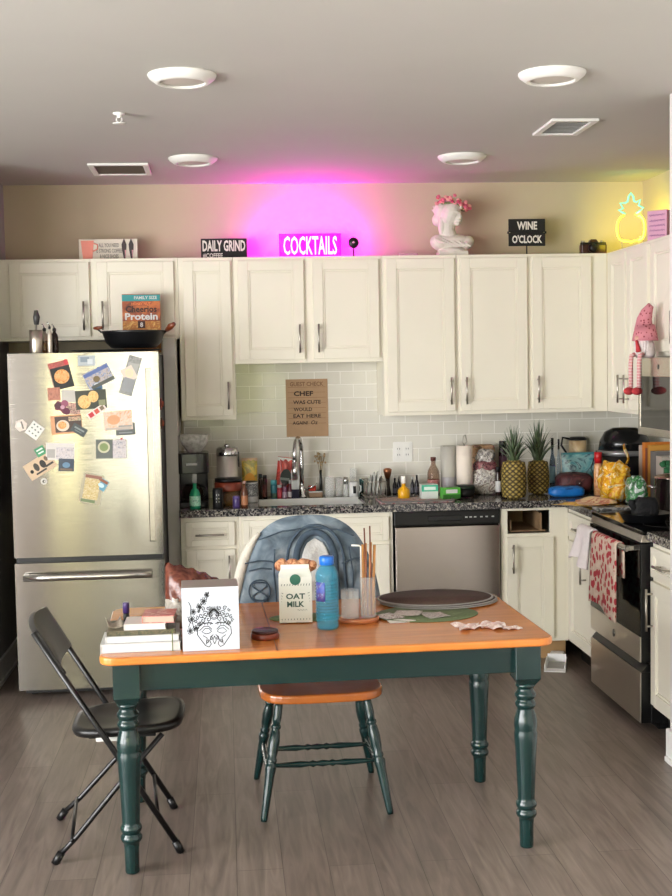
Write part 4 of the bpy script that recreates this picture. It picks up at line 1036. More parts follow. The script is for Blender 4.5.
PHOTO1 = m_patches('photo_blue', ['#4a5f8a', '#8a94ae', '#b9a99c', '#56647a'], 30, .5)
PHOTO2 = m_patches('photo_people', ['#6a6f7c', '#b9b4b8', '#cfc6c4', '#8a7f82'], 60, .5)
PHOTO3 = m_patches('photo_pastel', ['#c98a6a', '#dcb79b', '#c9bcae', '#e2cdb9'], 40, .5)
GREYPR = m_patches('photo_grey', ['#6b6d6c', '#8c8d89', '#a9a8a2'], 40, .5)
RED = '#b8323a'
card('recipe_card', 'recipe card with a black pan of orange food and a red header', 61, 375, 20, 27, 13, '#9a7a6c', (('r', 0, .40, 1, .2, m_patches('red_header', ['#c0454a', '#8c4a40', '#d06a60'], 60, .6)), ('r', .02, -.1, .96, .80, '#15130f'), ('e', .02, -.06, .74, .52, FOOD1), ('e', .38, .42, .22, .2, RED)))
card('note', 'pale blue-grey note at the top middle of the refrigerator door', 86.5, 360.6, 17, 10, 0, '#a9b0b4', (('r', -.1, .1, .5, .5, '#7f8b94'), ('r', .2, -.1, .3, .5, '#c4c9cb')))
card('photo_card', 'tilted blue and beige photo card right of the door centre', 98.6, 377, 27, 18, 26, PHOTO1, (('r', 0, .36, .95, .2, '#55679a'), ('r', .05, -.38, .9, .18, '#4d5148'), ('e', -.1, -.05, .25, .35, '#6b5a3a')))
card('magnet', 'round boat shaped magnet below the tilted blue photo', 97.5, 387.5, 10, 11, 5, '#3b5a78', (('e', 0, .25, .7, .4, '#b8bcc0'), ('r', 0, -.2, .7, .3, '#27404f')), 'magnet', [(.5*math.cos(2*PI*k/16), .5*math.sin(2*PI*k/16)) for k in range(16)])
card('photo_strip', 'leaning grey photo strip at the right of the door', 130.5, 375.5, 13, 39, -17, GREYPR, (('r', 0, .2, .8, .25, '#a5a4a0'), ('r', 0, -.25, .8, .35, '#8e9092')))
card('drawing_card', 'cream card with a face doodle over the grey strip', 129, 374, 12.5, 14, 27, '#d8c9ba', (('e', .05, .05, .6, .6, '#e6d3a4'), ('e', .05, .05, .48, .48, '#dccab0')))
card('photo_card', 'small square reddish photo left of the grey note', 54, 394, 12, 12.5, 2, m_patches('photo_red', ['#8a4a3c', '#b87a62', '#6a3a34'], 60, .5))
card('note', 'plain grey square note beside the small reddish photo', 68.5, 396, 13.5, 12, -2, '#b9b4ac')
card('flower_magnet', 'dark maroon flower magnet in the upper left of the door', 63, 407, 17, 13, -15, '#6b3140', (('e', -.3, .0, .42, .5, '#4a1f30'), ('e', .05, .3, .42, .5, '#8a4a62'), ('e', .25, -.25, .42, .5, '#5a1f38'), ('e', -.02, -.02, .25, .3, '#b98a9a')), 'magnet', [((.42+.10*math.cos(5*2*PI*k/40))*math.cos(2*PI*k/40), (.42+.10*math.cos(5*2*PI*k/40))*math.sin(2*PI*k/40)) for k in range(40)])
card('photo_card', 'striped food photo peeking out right of the maroon flower', 73, 408.5, 14, 11, -6, m_patches('photo_jam', ['#8c4a44', '#c9a090', '#5a3a30', '#d9c4b0'], 60, .5))
card('recipe_card', 'dark green recipe card with golden dumplings', 91, 399.5, 30, 18.5, 3, '#3c3f33', (('e', -.22, -.1, .42, .72, FOOD2), ('e', .08, .15, .34, .62, FOOD2), ('r', .35, -.2, .22, .3, '#7f8262')))
card('ticket', 'narrow red and white ticket tilted under the dumpling card', 96.5, 411.5, 20, 6.5, 33, '#d9c9c0', (('r', -.3, 0, .25, .7, RED), ('r', .02, 0, .22, .7, '#c05040'), ('r', .32, 0, .2, .6, '#7a6a55')))
card('recipe_card', 'orange bordered recipe card with a plate of food', 66.5, 424.5, 30, 18.5, 3, '#c9936a', (('r', .06, .02, .86, .84, '#4a3a34'), ('e', -.12, -.05, .42, .6, '#d9c3ae'), ('e', -.14, -.02, .28, .4, FOOD1), ('r', .28, .28, .4, .22, FOOD3)))
card('luggage_tag', 'dark slate tag tilted over the orange bordered card', 79, 430, 15, 8.5, -31, '#454c4c', (('r', 0, .1, .7, .2, '#7d8685'), ('r', 0, -.2, .5, .12, '#6a7372')))
card('photo_card', 'pastel orange photo card at the right of the door', 118, 420.5, 28, 19, 3, PHOTO3, (('e', -.15, .05, .45, .5, '#cf9a72'), ('r', 0, -.42, .9, .12, '#b3a79c')))
card('menu_card', 'small dark grey card overlapping the pastel orange photo', 125.5, 429, 19, 12, 2, '#5d615f', (('r', 0, .25, .7, .12, '#8f9391'), ('r', -.1, -.05, .6, .1, '#83878a'), ('r', 0, -.3, .7, .1, '#83878a')))
card('photo_card', 'photo card of a salad bowl beside a portrait', 111.3, 449, 30, 19, -1, '#5f6460', (('e', -.24, .1, .40, .62, '#b9b79a'), ('e', -.24, .1, .28, .42, '#7d8f5c'), ('r', .27, 0, .44, .98, PHOTO2)))
card('ticket', 'red striped ticket on top of the salad photo', 119.3, 443, 11, 7.5, 28, '#d5c4bb', (('r', -.25, 0, .18, .9, RED), ('r', .05, 0, .18, .9, RED), ('r', .35, 0, .16, .9, RED)))
card('sticker', 'pale pink hexagon sticker at the left edge of the door', 21, 425.5, 12.5, 12.5, 15, '#cfc2b8', (('r', .1, 0, .12, .6, '#6b6560'), ('e', -.15, .1, .4, .4, '#dcd3ca')), 'sticker', [(.5*math.cos(2*PI*k/6), .5*math.sin(2*PI*k/6)) for k in range(6)])
card('note', 'white diamond shaped card with rows of small dark marks', 34.8, 430.5, 13.5, 14.5, -38, '#d4d3cc', tuple(('r', u, v, .12, .09, '#5c6460') for u in (-.28, 0, .28) for v in (-.25, .05, .32)))
card('photo_card', 'white bordered group photo left of the door centre', 60.3, 451.5, 28, 17, -2, '#cdc8c2', (('r', .17, -.10, .62, .68, PHOTO2), ('r', -.32, -.12, .28, .5, '#a39f9b')))
card('recipe_card', 'tilted beige card with black cut-out figures', 40, 466, 29, 17, 31, '#c4ab8e', (('e', -.33, -.05, .12, .22, INK), ('e', -.12, .05, .18, .5, '#3b352e'), ('e', .12, .02, .2, .5, '#26211c'), ('r', .3, -.2, .3, .12, '#3b352e'), ('r', -.05, -.32, .4, .1, '#3b352e'), ('e', .3, .2, .12, .3, '#6a5a48')))
card('sticker', 'small green and white label over the beige card', 40.3, 451.3, 9.5, 9, 28, '#3f8a5f', (('r', 0, .2, .7, .16, '#cfe0d3'), ('r', 0, -.15, .6, .16, '#cfe0d3')), 'sticker')
card('photo_card', 'small dark blue photo below the group photo', 66.3, 465, 15, 12.5, -3, '#3a4350', (('e', .0, .0, .5, .45, '#5f7f9a'), ('r', 0, -.35, .8, .15, '#6a5a4a')))
card('badge', 'tiny round silver badge low on the left of the door', 44, 481.4, 6.5, 6.5, 0, '#bdbab4', (('e', 0, 0, .5, .5, '#57534e'), ('e', .1, 0, .2, .3, '#bdbab4')), 'magnet', [(.5*math.cos(2*PI*k/18), .5*math.sin(2*PI*k/18)) for k in range(18)])
card('map_card', 'beige street map card lowest on the refrigerator door', 91.8, 489, 20, 29, -11, '#a8a08a', (('r', -.02, .0, .74, .72, m_patches('map_print', ['#c9b37a', '#b39a5a', '#d8cba6', '#a88f58'], 90, .6)), ('r', -.1, -.42, .7, .1, '#6f7f5a'), ('r', .0, .42, .8, .1, '#8c5f50')))
card('sticker', 'blue wave sticker over the corner of the map card', 101.8, 484.3, 10.5, 11, -32, '#5f93a8', (('r', 0, .32, .9, .25, '#8c5a40'), ('e', 0, -.1, .6, .4, '#b9d3da')), 'sticker')
# two magnets seen on the refrigerator's right side
for (yy, zz, lb, c) in ((6.60, 1.50, 'upper small red magnet on the side of the refrigerator', '#7a2f28'), (6.60, 1.40, 'lower small brown magnet on the side of the refrigerator', '#5a3a2c')):
    t = thing('magnet', lb, 'magnet', (FX1-.0038, yy, zz), 0, 'magnets on the refrigerator side'); MB().box(0, .008, -.03, .03, -.03, .03).build('plate', col(c), t, bevel=.002); MB().lathe([(0, .008), (.018, .008), (.014, .016), (0, .018)], (0,0,0), 14, axis='X').build('relief', col('#a8573f'), t)
# ================================================================== ON THE DINING TABLE
tilt = .018
def book(label, px0, px1, py_front, zb, th, depth, y, cover, rz=0.0, pages=PAPER):
    x0, x1 = sx(px0, y, zb), sx(px1, y, zb)
    t = thing('book', label, 'book', ((x0+x1)/2, y, zb), rz, 'books stacked at the table corner'); w = x1-x0; c = .0022
    MB().box(-w/2+.002, w/2-.003, .003, depth-.003, c, th-c).build('pages', pages, t)
    mb = MB(); mb.box(-w/2, w/2, 0, depth, 0, c).box(-w/2, w/2, 0, depth, th-c, th).box(-w/2-.0005, -w/2+.002, 0, depth, c, th-c); mb.build('cover', cover, t)
    return t
zz = TZ
WC = col('#b9b9b8', .4); DG = m_patches('dark_green_cover', ['#2a2f22', '#4a4a38', '#6a5f4a', '#38402c'], 30, .4)
yb0 = 4.135
book('white paperback at the bottom of the table corner pile', 100.5, 181, 656, zz, .030, .20, yb0, WC, .02); zz += .0302
book('thinner white book second from the bottom of the pile', 105.5, 179.5, 649, zz, .022, .19, yb0+.012, WC, .03); zz += .0222
book('dark green patterned book in the middle of the pile', 107, 176, 641, zz, .016, .185, yb0+.02, DG, .05, DG); zz += .0162
zmid = zz
book('small white notebook on the dark green book', 124, 166, 638, zz, .020, .13, yb0+.025, col('#cfcbc4', .5), .0); zz += .0202
book('pink covered pocket book on top of the pile', 142, 174.5, 631, zz, .024, .12, yb0+.03, m_patches('pink_cover', ['#c98a84', '#b4655e', '#d9b0a4'], 25, .4), -.04, mat('tan_pages', '#b3a594', .8, vary=.08)); zz += .0242
x = sx(126.5, yb0+.19, zmid); t = thing('lipstick', 'small purple capped tube standing behind the white notebook', 'lipstick', (x, yb0+.185, zmid))
MB().lathe([(0,0),(.0105,0),(.0105,.022),(.0095,.023),(.0095,.028),(0,.028)], seg=16).build('base', BLACKP, t); MB().lathe([(0,.0282),(.0112,.0282),(.0112,.062),(.010,.065),(0,.065)], seg=16).build('cap', mat('purple_cap', '#3c2a5c', .3, vary=.05), t)
t = thing('card_scrap', 'curled grey brown card behind the small white notebook', 'card', (sx(116, yb0+.16, zmid), yb0+.10, zmid+.0005), .2)
MB().grid(lambda u, v: ((u-.5)*.05, (v-.5)*.09, .0015+.022*(u-.5)**2*4*(.3+.7*v)), 10, 8).build('card', m_patches('card_scrap_print', ['#7a7062', '#a09484', '#564e42'], 30, .6), t, solid=.001)
t = tag(MB().box(-.002, .002, 0, .0006, 0, .075).build('bookmark_ribbon', col('#5a6238'), loc=(sx(172.5, yb0-.0012, TZ+.03), yb0-.0035, TZ+.0005)), 'green ribbon hanging down the front of the pile of books', 'ribbon')

# white box with a line drawing
yb1 = 4.12; x0, x1 = sx(182.5, yb1, .80), sx(239.5, yb1+.01, .80); w = x1-x0; h = sz(587, yb1, (x0+x1)/2)-TZ
t = thing('drawing_box', 'white box with a black filigree mask drawing on its front', 'box', ((x0+x1)/2, yb1, TZ), .03)
MB().box(-w/2, w/2, 0, .15, 0, h).build('carton', [mat('grey_card', '#8f857d', .7, vary=.05)], t, bevel=.002)
MB().box(-w/2+.0005, w/2-.0005, -.0015, 0, .0005, h-.0005).build('front_panel', mat('bright_paper', '#c3cad3', .7, vary=.02), t)
def ink(pts, wd=.0011, closed=False, dd=-.0016):
    mb = MB(); pts = [Vector((a*w, b*h)) for a, b in pts]; n = len(pts); vs = []
    for i in range(n):
        a = pts[i-1] if (i > 0 or closed) else pts[i]; b = pts[(i+1) % n] if (i < n-1 or closed) else pts[i]
        d_ = (b-a); d_ = d_.normalized() if d_.length > 1e-9 else Vector((1,0)); nn = Vector((-d_.y, d_.x))*wd*.85*(1.35 if wd < .0013 else 1)
        vs += [pts[i]+nn, pts[i]-nn]
    m = len(vs); V = [(p.x, dd-.0004, p.y) for p in vs]+[(p.x, dd, p.y) for p in vs]; F = []
    for i in range(n if closed else n-1):
        a, b = 2*i, 2*((i+1) % n); F += [(a, a+1, b+1, b), (a, b, m+b, m+a), (a+1, m+a+1, m+b+1, b+1)]
    return mb.add(V, F)
DRAW = MB()
def stroke(pts, wd=.0011, closed=False):
    q = ink(pts, wd, closed); o = len(DRAW.v); DRAW.v += q.v; DRAW.f += [tuple(i+o for i in f) for f in q.f]; DRAW.mi += q.mi; DRAW.sm += q.sm
def spiral(cx, cy, r, turns, a0, sgn=1, sq=1.0): return [(cx+r*(1-k/26)*math.cos(a0+sgn*2*PI*turns*k/26), cy+sq*r*(1-k/26)*math.sin(a0+sgn*2*PI*turns*k/26)) for k in range(25)]
random.seed(11)
for sg in (-1, 1):
    cx = .06
    def P(a, b): return (cx+sg*a, b)
    # mask eyes, brows, cheeks and scrolls
    stroke([P(.05,.30), P(.09,.345), P(.16,.35), P(.22,.30), P(.15,.265), P(.09,.275)], .0014, True); stroke([P(.04,.33), P(.10,.385), P(.18,.385), P(.26,.32)], .0014)
    stroke([P(.02,.42), P(.08,.44), P(.2,.43), P(.29,.36), P(.30,.26), P(.24,.18), P(.16,.08), P(.10,.055), P(.06,.10), P(.085,.16), P(.06,.22), P(.02,.25)], .0016)
    stroke([P(0,.23), P(.03,.16), P(.0,.10)], .0013); stroke([P(.10,.14), P(.15,.10), P(.13,.20), P(.2,.24)], .0011)
    for (a, b, r, tn, a0) in ((.10,.50,.055,1.6,0), (.2,.48,.05,1.5,1), (.27,.43,.04,1.4,2), (.06,.58,.045,1.5,3), (.15,.58,.05,1.5,.5), (.23,.56,.045,1.4,2.5), (.30,.52,.035,1.3,1.2), (.10,.67,.04,1.4,2.2), (.19,.66,.04,1.4,.2), (.27,.63,.03,1.3,1.8), (.06,.19,.03,1.3,1), (.13,.15,.03,1.3,2), (.32,.46,.03,1.2,.3)):
        stroke([(cx+sg*(x_-0), y_) for x_, y_ in spiral(a, b, r, tn, a0)], .0011)
    for k in range(6):
        a = .25+k*.22; stroke([P(.07*math.cos(a), .53+.09*math.sin(a)), P(.13*math.cos(a+.1), .53+.17*math.sin(a+.1)), P(.09*math.cos(a+.22), .53+.10*math.sin(a+.22))], .0011)
    for k in range(5): stroke([P(.05+.05*k, .45+.012*math.sin(k*2)), P(.065+.05*k, .40), P(.08+.05*k, .445)], .001)
stroke([(.06+.05*math.cos(2*PI*k/20), .56+.05*math.sin(2*PI*k/20)) for k in range(20)], .0013, True); stroke([(.06+.075*math.cos(2*PI*k/20), .56+.07*math.sin(2*PI*k/20)) for k in range(20)], .0013, True)
for (cx_, cy_, r_) in ((-.33,.50,.06), (-.36,.32,.055), (-.26,.36,.05), (-.30,.62,.05), (-.12,.78,.06), (-.06,.88,.045), (-.2,.70,.05)):     # flowers up the left side
    for k in range(5):
        a = 2*PI*k/5+cx_*9; stroke([(cx_+r_*.25*math.cos(a-.5), cy_+r_*.25*math.sin(a-.5)), (cx_+r_*math.cos(a-.3), cy_+r_*math.sin(a-.3)), (cx_+r_*math.cos(a+.3), cy_+r_*math.sin(a+.3)), (cx_+r_*.25*math.cos(a+.5), cy_+r_*.25*math.sin(a+.5))], .0011)
    stroke(spiral(cx_, cy_, r_*.3, 1.2, 0), .0012)
stroke([(-.38,.78), (-.34,.70), (-.35,.60), (-.32,.45), (-.28,.30)], .001); stroke([(-.02,.93), (-.06,.82), (-.16,.72), (-.22,.6)], .001); stroke([(-.4,.55), (-.36,.45), (-.39,.38)], .001)
dro = DRAW.build('line_drawing', INK, t); dro['label'] = 'black filigree mask and flowers'

# crinkled snack bag behind the box
xb = sx(197, 4.42, .90); t = thing('snack_bag', 'crumpled brown and clear snack bag behind the drawing box', 'bag', (xb, 4.42, TZ), .12)
BAGM = m_patches('snack_bag_print', ['#3c1c15', '#552a20', '#6e3e2f', '#35180f'], 9, .25, bump=.6)
BAGC = m_patches('snack_bag_clear', ['#8a8278', '#a9a298', '#6f665c', '#bcb6ac'], 12, .22, bump=.6)
def bagfn(sg):
    def f(u, v):
        X = (u-.5)*2; e = (1-abs(X)**4)*(1-abs(2*v-1)**3.5)
        return (X*.118*(1-.10*v), sg*(.052*e**.6)+.006*math.sin(23*u+17*v)*e+.04*v*v, .012+.205*v*(1-.20*X-.06*X*X)+.004*math.sin(31*u))
    return f
mb = MB(); mb.grid(bagfn(-1), 22, 20); mb.grid(bagfn(1), 22, 20)
for i, f in enumerate(mb.f):
    zc_ = sum(mb.v[k][2] for k in f)/4; mb.mi[i] = 1 if zc_ < .125 else 0
mb.build('bag', [BAGM, BAGC], t, fix=True)

# wooden puck
p = on_z(265.5, 641, TZ); t = thing('coaster_tin', 'small round brown wooden tin with a dark lid on the table', 'tin', (p.x, p.y+.045, TZ))
MB().lathe([(0,0),(.047,0),(.049,.004),(.049,.018),(.046,.021),(0,.021)], seg=32).build('base', mat('brown_wood', '#6a2c18', .35, vary=.2, scale=20), t)
MB().lathe([(0,.0212),(.045,.0212),(.046,.0285),(.041,.0305),(.038,.0285),(0,.0285)], seg=32).build('lid', mat('dark_brown_lid', '#3a1a12', .3, vary=.2, scale=20), t)

# placemats: a green one under the carton, a green one at the right, a pile of round dark ones
GRN = m_patches('green_mat', ['#4f5f3f', '#66754f', '#5a6846', '#76835e'], 26, .85, dist=.5)
MATB = m_spots('woven_brown', '#4a3429', '#3a2820', 130, .5, .8)
pm = on_z(305, 614, TZ); t = tag(MB().lathe([(0,0),(.135,0),(.137,.0015),(.135,.003),(0,.003)], seg=48, sy=.55).build('green_placemat', GRN, loc=(sx(306, 4.60, TZ), 4.60, TZ+.0002)), 'green oval placemat under the oat milk carton', 'placemat')
cx_ = sx(427, 4.56, TZ); t = tag(MB().lathe([(0,0),(.192,0),(.195,.0015),(.192,.003),(0,.003)], seg=56, sy=.78).build('green_placemat', GRN, loc=(cx_, 4.585, TZ+.0002)), 'green round placemat lying under receipts at the table right', 'placemat')
GREYM = mat('mat_edge_grey', '#8d8a86', .7, vary=.05)
for k in range(3):
    cx_ = sx((438, 438, 435)[k], 4.83, TZ); r_ = (.232, .232, .230)[k]
    t = thing('round_placemat', ('lowest dark round placemat on the table, with a pale rim', 'middle dark round placemat of the pile on the table', 'top dark brown round placemat of the pile on the table')[k], 'placemat', (cx_, 4.815+.006*k, TZ+.0042+.0056*k), 0, 'dark round placemats piled on the table')
    MB().lathe([(r_-.008,0),(r_,0),(r_+.0005,.0018),(r_,.0036),(r_-.008,.0042),(r_-.008,0)], seg=64, sy=.74).build('rim', GREYM, t)
    MB().lathe([(0,0),(r_-.0082,0),(r_-.0082,.0042),(0,.0042)], seg=64, sy=.74).build('woven_disc', MATB, t)
    
# oat milk carton
yo = 4.50; x0, x1 = sx(279, yo, .85), sx(312, yo, .85); w = x1-x0; zt = sz(565, yo+.03, (x0+x1)/2); h = zt-TZ-.0034
t = thing('oat_milk_carton', 'white oat milk carton with a green emblem on the placemat', 'carton', ((x0+x1)/2, yo, TZ+.0034), -.04)
CARTW = mat('carton_white', '#e4e6dc', .45, vary=.02)
s_h = h*.80; mb = MB(); d_ = .085
v = [(-w/2,0,0),(w/2,0,0),(w/2,d_,0),(-w/2,d_,0),(-w/2,0,s_h),(w/2,0,s_h),(w/2,d_,s_h),(-w/2,d_,s_h),(-w/2+.008,d_/2-.003,h*.93),(w/2-.008,d_/2-.003,h*.93),(w/2-.008,d_/2+.003,h*.93),(-w/2+.008,d_/2+.003,h*.93),(-w/2+.008,d_/2-.003,h),(w/2-.008,d_/2-.003,h),(w/2-.008,d_/2+.003,h),(-w/2+.008,d_/2+.003,h)]
mb.add(v, [(0,3,2,1),(0,1,5,4),(1,2,6,5),(2,3,7,6),(3,0,4,7),(4,5,9,8),(6,7,11,10),(5,6,10,9),(7,4,8,11),(8,9,13,12),(9,10,14,13),(10,11,15,14),(11,8,12,15),(12,13,14,15)])
ct_ = mb.build('carton', CARTW, t, bevel=.0012)
GRE = col('#2f6a58'); DKT = mat('carton_print', '#3c5a50', .6, vary=0)
MB().prism(ellipse(.020, .020, 28, 0, s_h*.955), -.0012, -.0002, plane='XZ').build('emblem', GRE, t)
lettering('OAT', w*.58, h*.10, DKT, t, (0, -.0008, h*.47), bold=.03, depth=.0008); lettering('MILK', w*.52, h*.10, DKT, t, (0, -.0008, h*.33), bold=.03, depth=.0008)
for k in range(11):
    x_ = -w*.42+w*.84*k/10
    MB().prism([(x_-.0012, h*.655), (x_+.0008, h*.655), (x_+.0024, h*.69), (x_+.0004, h*.69)], -.0007, -.0001, plane='XZ').build('hatch_mark', DKT, t)
for sg in (-1, 1):
    for k in range(4): MB().tube([(sg*w*(.37+.02*k), -.0004, h*(.52-.05*k)), (sg*w*(.43), -.0004, h*(.535-.05*k))], .0008, 5).build('hatch_mark', DKT, t)
for k in range(10):
    x_ = -w*.42+w*.84*k/9; MB().prism([(x_-.001, h*.05), (x_+.001, h*.05), (x_+.001, h*.075), (x_-.001, h*.075)], -.0007, -.0001, plane='XZ').build('hatch_mark', DKT, t)
MB().tube([(w*(.05+.03*k), -.0004, h*.225+.002*math.sin(k*2.3)) for k in range(11)], .0006, 5).build('print', DKT, t)
# crusty bread behind the carton, on the chair-back side
xs = sx(292, 4.60, 1.0); zbr = sz(565, 4.62, xs)
t = thing('croissant_loaf', 'brown crusty pastry bag propped behind the oat milk carton', 'pastry', (xs+.012, 4.655, TZ+.0034))
random.seed(9); BRD = m_patches('crust', ['#8c4a2c', '#b87850', '#d9a67e', '#a8623c', '#6f3824'], 26, .6, bump=.6)
mb = MB(); hb = zbr-TZ
mb.lathe([(0,0),(.035,0),(.042,.01),(.044,hb*.6),(.047,hb*.86),(.03,hb*.9),(0,hb*.9)], seg=20, m=1)
mb2 = MB()
for k in range(12):
    mb2.ell((-.060+.0115*k, -.004+.006*math.sin(k*2.1), hb*.95+.010*math.sin(k*1.7)), (.017, .026, .018+.005*random.random()), rot=Euler((0, random.uniform(-.6, .6), 0)), seg=12, rings=8)
mb.build('paper_bag', mat('kraft_bag', '#a98662', .8, vary=.1), t).data.materials.append(MATS['kraft_bag'])
mb2.build('crust', BRD, t, remesh=.006)

# blue water bottle
yw_ = 4.395; x0, x1 = sx(315.5, yw_, .85), sx(339, yw_, .85); r = (x1-x0)/2; zt = sz(556, yw_, (x0+x1)/2)
t = thing('water_bottle', 'tall translucent blue water bottle with a bright blue cap', 'bottle', ((x0+x1)/2, yw_, TZ)); h = zt-TZ
BLP = mat('blue_water', '#2a8aa8', .08, vary=.03, trans=.5); BLC = mat('bright_blue_cap', '#1566c4', .35, vary=.03)
prof = [(0,.004),(r*.5,.0),(r*.88,.002),(r*.96,.012)]
nr = 13
for k in range(nr):
    z_ = .03+(h*.66-.03)*k/nr; dz = (h*.66-.03)/nr
    prof += [(r*.915, z_), (r, z_+dz*.3), (r, z_+dz*.65), (r*.915, z_+dz*.95)]
prof += [(r*.97,h*.68),(r*.98,h*.74),(r*.9,h*.80),(r*.62,h*.855),(r*.52,h*.87),(r*.52,h*.885),(0,h*.885)]
MB().lathe(prof, seg=32).build('bottle', BLP, t)
MB().lathe([(0,h*.885),(r*.60,h*.885),(r*.62,h*.89),(r*.62,h*.985),(r*.56,h),(0,h)], seg=28).build('cap', BLC, t)
def lab(u, v): a = PI*(1.12+.30*u); rr = r*1.012; return (rr*math.cos(a), rr*math.sin(a), h*(.40+.26*v))
MB().grid(lab, 10, 4).build('label', m_patches('bottle_label', ['#2a3f8c', '#4a62b4', '#5a3a7c', '#8ab0d4'], 30, .4), t, solid=.0006)

# glass cup, straws and wooden tongs on a round wooden tray
yt = 4.50; xt0, xt1 = sx(338, yt, .76), sx(379, yt, .76); xc_ = (xt0+xt1)/2; rt = (xt1-xt0)/2
t = thing('serving_tray', 'small round copper-brown wooden tray carrying the straw jars', 'tray', (xc_, yt, TZ+.0))
MB().lathe([(0,0),(rt*.96,0),(rt,.006),(rt,.017),(rt*.95,.019),(rt*.93,.012),(0,.012)], seg=40, sy=.75).build('tray', mat('copper_wood', '#a3623c', .35, vary=.15, scale=15), t)
def open_glass(name, label, cx, cy, z0, r, h, m=GLASS, cat='glass', group=None, th=.0022):
    o_ = MB().lathe([(0,0),(r*.94,0),(r,.004),(r,h),(r-th,h),(r-th,.007),(0,.006)], seg=28).build(name, m, loc=(cx, cy, z0))
    return tag(o_, label, cat, group)
gx0, gx1 = sx(340.5, yt, .85), sx(359, yt, .85); gz = sz(590, yt, gx0)
open_glass('drinking_glass', 'short clear glass tumbler on the round wooden tray', (gx0+gx1)/2, yt-.005, TZ+.0122, (gx1-gx0)/2, gz-TZ-.0122)
jx0, jx1 = sx(360, yt, .85), sx(376, yt, .85); jz = sz(577, yt, jx0); jc = (jx0+jx1)/2
open_glass('straw_jar', 'slim clear glass jar holding bamboo straws on the tray', jc, yt+.005, TZ+.0122, (jx1-jx0)/2, jz-TZ-.0122, cat='jar')
STRW = mat('bamboo', '#c08a52', .5, vary=.15, scale=20); COPS = mat('copper_straw', '#7a4632', .3, .6, vary=.05)
for k, (dx_, m, px_t, py_t, lab) in enumerate(((-.020, STRW, 363, 545, 'first bamboo stick from the left in the slim jar'), (-.008, STRW, 366, 544, 'second bamboo stick from the left in the slim jar'), (.006, STRW, 371, 543, 'thick bamboo stick in the middle of the slim jar'), (.018, STRW, 375, 546, 'rightmost bamboo stick in the slim jar'),
        (-.001, COPS, 364, 528, 'taller copper straw at the left of the slim jar'), (.011, COPS, 369.5, 526, 'tallest dark copper straw in the slim jar'))):
    zt = sz(py_t, yt, jc); xt = sx(px_t, yt, zt); yy = yt+.005+(.012 if m is STRW else -.012)*(1 if k % 2 else .6)
    rr = .0052 if m is STRW else .0028
    base_x = jc+max(-.022, min(.022, dx_)); 
    t = tag(MB().tube([(0,0,0), (xt-base_x, 0, zt-TZ-.02)], rr, 10).build('bamboo_stick' if m is STRW else 'copper_straw', m, loc=(base_x, yy, TZ+.0205)), lab, 'straw', 'sticks and straws in the slim jar')
t = tag(MB().tube([(0,0,0), (.0, 0, sz(546, yt, jx0)-TZ-.02-.004), (-.006, 0, sz(546, yt, jx0)-TZ-.02), (-.034, 0, sz(545.5, yt, jx0)-TZ-.02)], .0032, 8).build('bent_straw', mat('straw_white', '#dcdad2', .4, vary=.02), loc=(jc-.027+.004, yt+.008, TZ+.0205)), 'white bent drinking straw pointing left from the slim jar', 'straw')

# receipts, photos and crumpled paper
def paper_sheet(name, label, px, py, w, d, rz, m, z=TZ+.0036, amp=.004, cat='paper', group=None, seed=0):
    p = on_z(px, py, z)
    def f(u, v): return ((u-.5)*w, (v-.5)*d, .0012+amp*(.5+.5*math.sin(5*u+3*v+seed))*(.3+.7*abs(math.sin(3*u*v+seed))))
    o_ = MB().grid(f, 12, 10).build(name, m, loc=(p.x, p.y, z), rot=(0, 0, rz), solid=.0006)
    return tag(o_, label, cat, group)
GP = 'loose prints and receipts on the table'
PR1 = m_patches('print_grey_people', ['#c9c0b6', '#8a7f78', '#d8d2ca', '#5f5752', '#b49a8c'], 28, .5)
paper_sheet('receipt', 'leftmost crumpled printed leaflet on the green placemat', 388, 617, .085, .10, .5, PR1, group=GP, seed=1)
paper_sheet('receipt', 'second printed leaflet overlapping the green placemat', 408, 613.5, .10, .09, -.3, m_patches('print_grey_b', ['#d9d4cc', '#9a8f88', '#c4b8ae', '#6a615c'], 30, .5), z=TZ+.0064, group=GP, seed=2)
paper_sheet('receipt', 'right printed leaflet with a dark picture on the green placemat', 435, 615.5, .085, .10, .25, m_patches('print_grey_c', ['#4a453f', '#b9b2a8', '#7a736a', '#d4cec4'], 26, .5), group=GP, seed=4)
paper_sheet('receipt', 'white folded slip in front of the printed leaflets', 402, 621.5, .10, .05, .12, mat('slip_white', '#d9d3cc', .8, vary=.06, scale=25), z=TZ+.0001, group=GP, seed=3, amp=.003)
CR = m_patches('crumpled_tissue', ['#d9c4ba', '#c4a298', '#e2d6ce', '#a87f78'], 30, .8)
random.seed(21)
for i, (px, py, w_, d_, rz, lb) in enumerate(((469, 628, .09, .085, .2, 'crumpled pinkish wrapper nearest the round placemats'), (492, 627, .085, .10, -.2, 'crumpled pale wrapper in the middle near the table corner'), (512, 629, .06, .05, .4, 'small torn wrapper scrap nearest the right table corner'))):
    p = on_z(px, py, TZ); ph = random.random()*6
    def f(u, v): return ((u-.5)*w_*(1+.15*math.sin(7*v+ph)), (v-.5)*d_*(1+.2*math.sin(5*u+ph)), .002+.013*abs(math.sin(4*u+3*v+ph)*math.cos(6*v-2*u+ph))*(1 if i < 2 else .5))
    tag(MB().grid(f, 14, 12, smooth=False).build('crumpled_wrapper', CR, loc=(p.x, p.y, TZ+.0003), rot=(0,0,rz), solid=.0006), lb, 'wrapper', 'crumpled wrappers on the table')

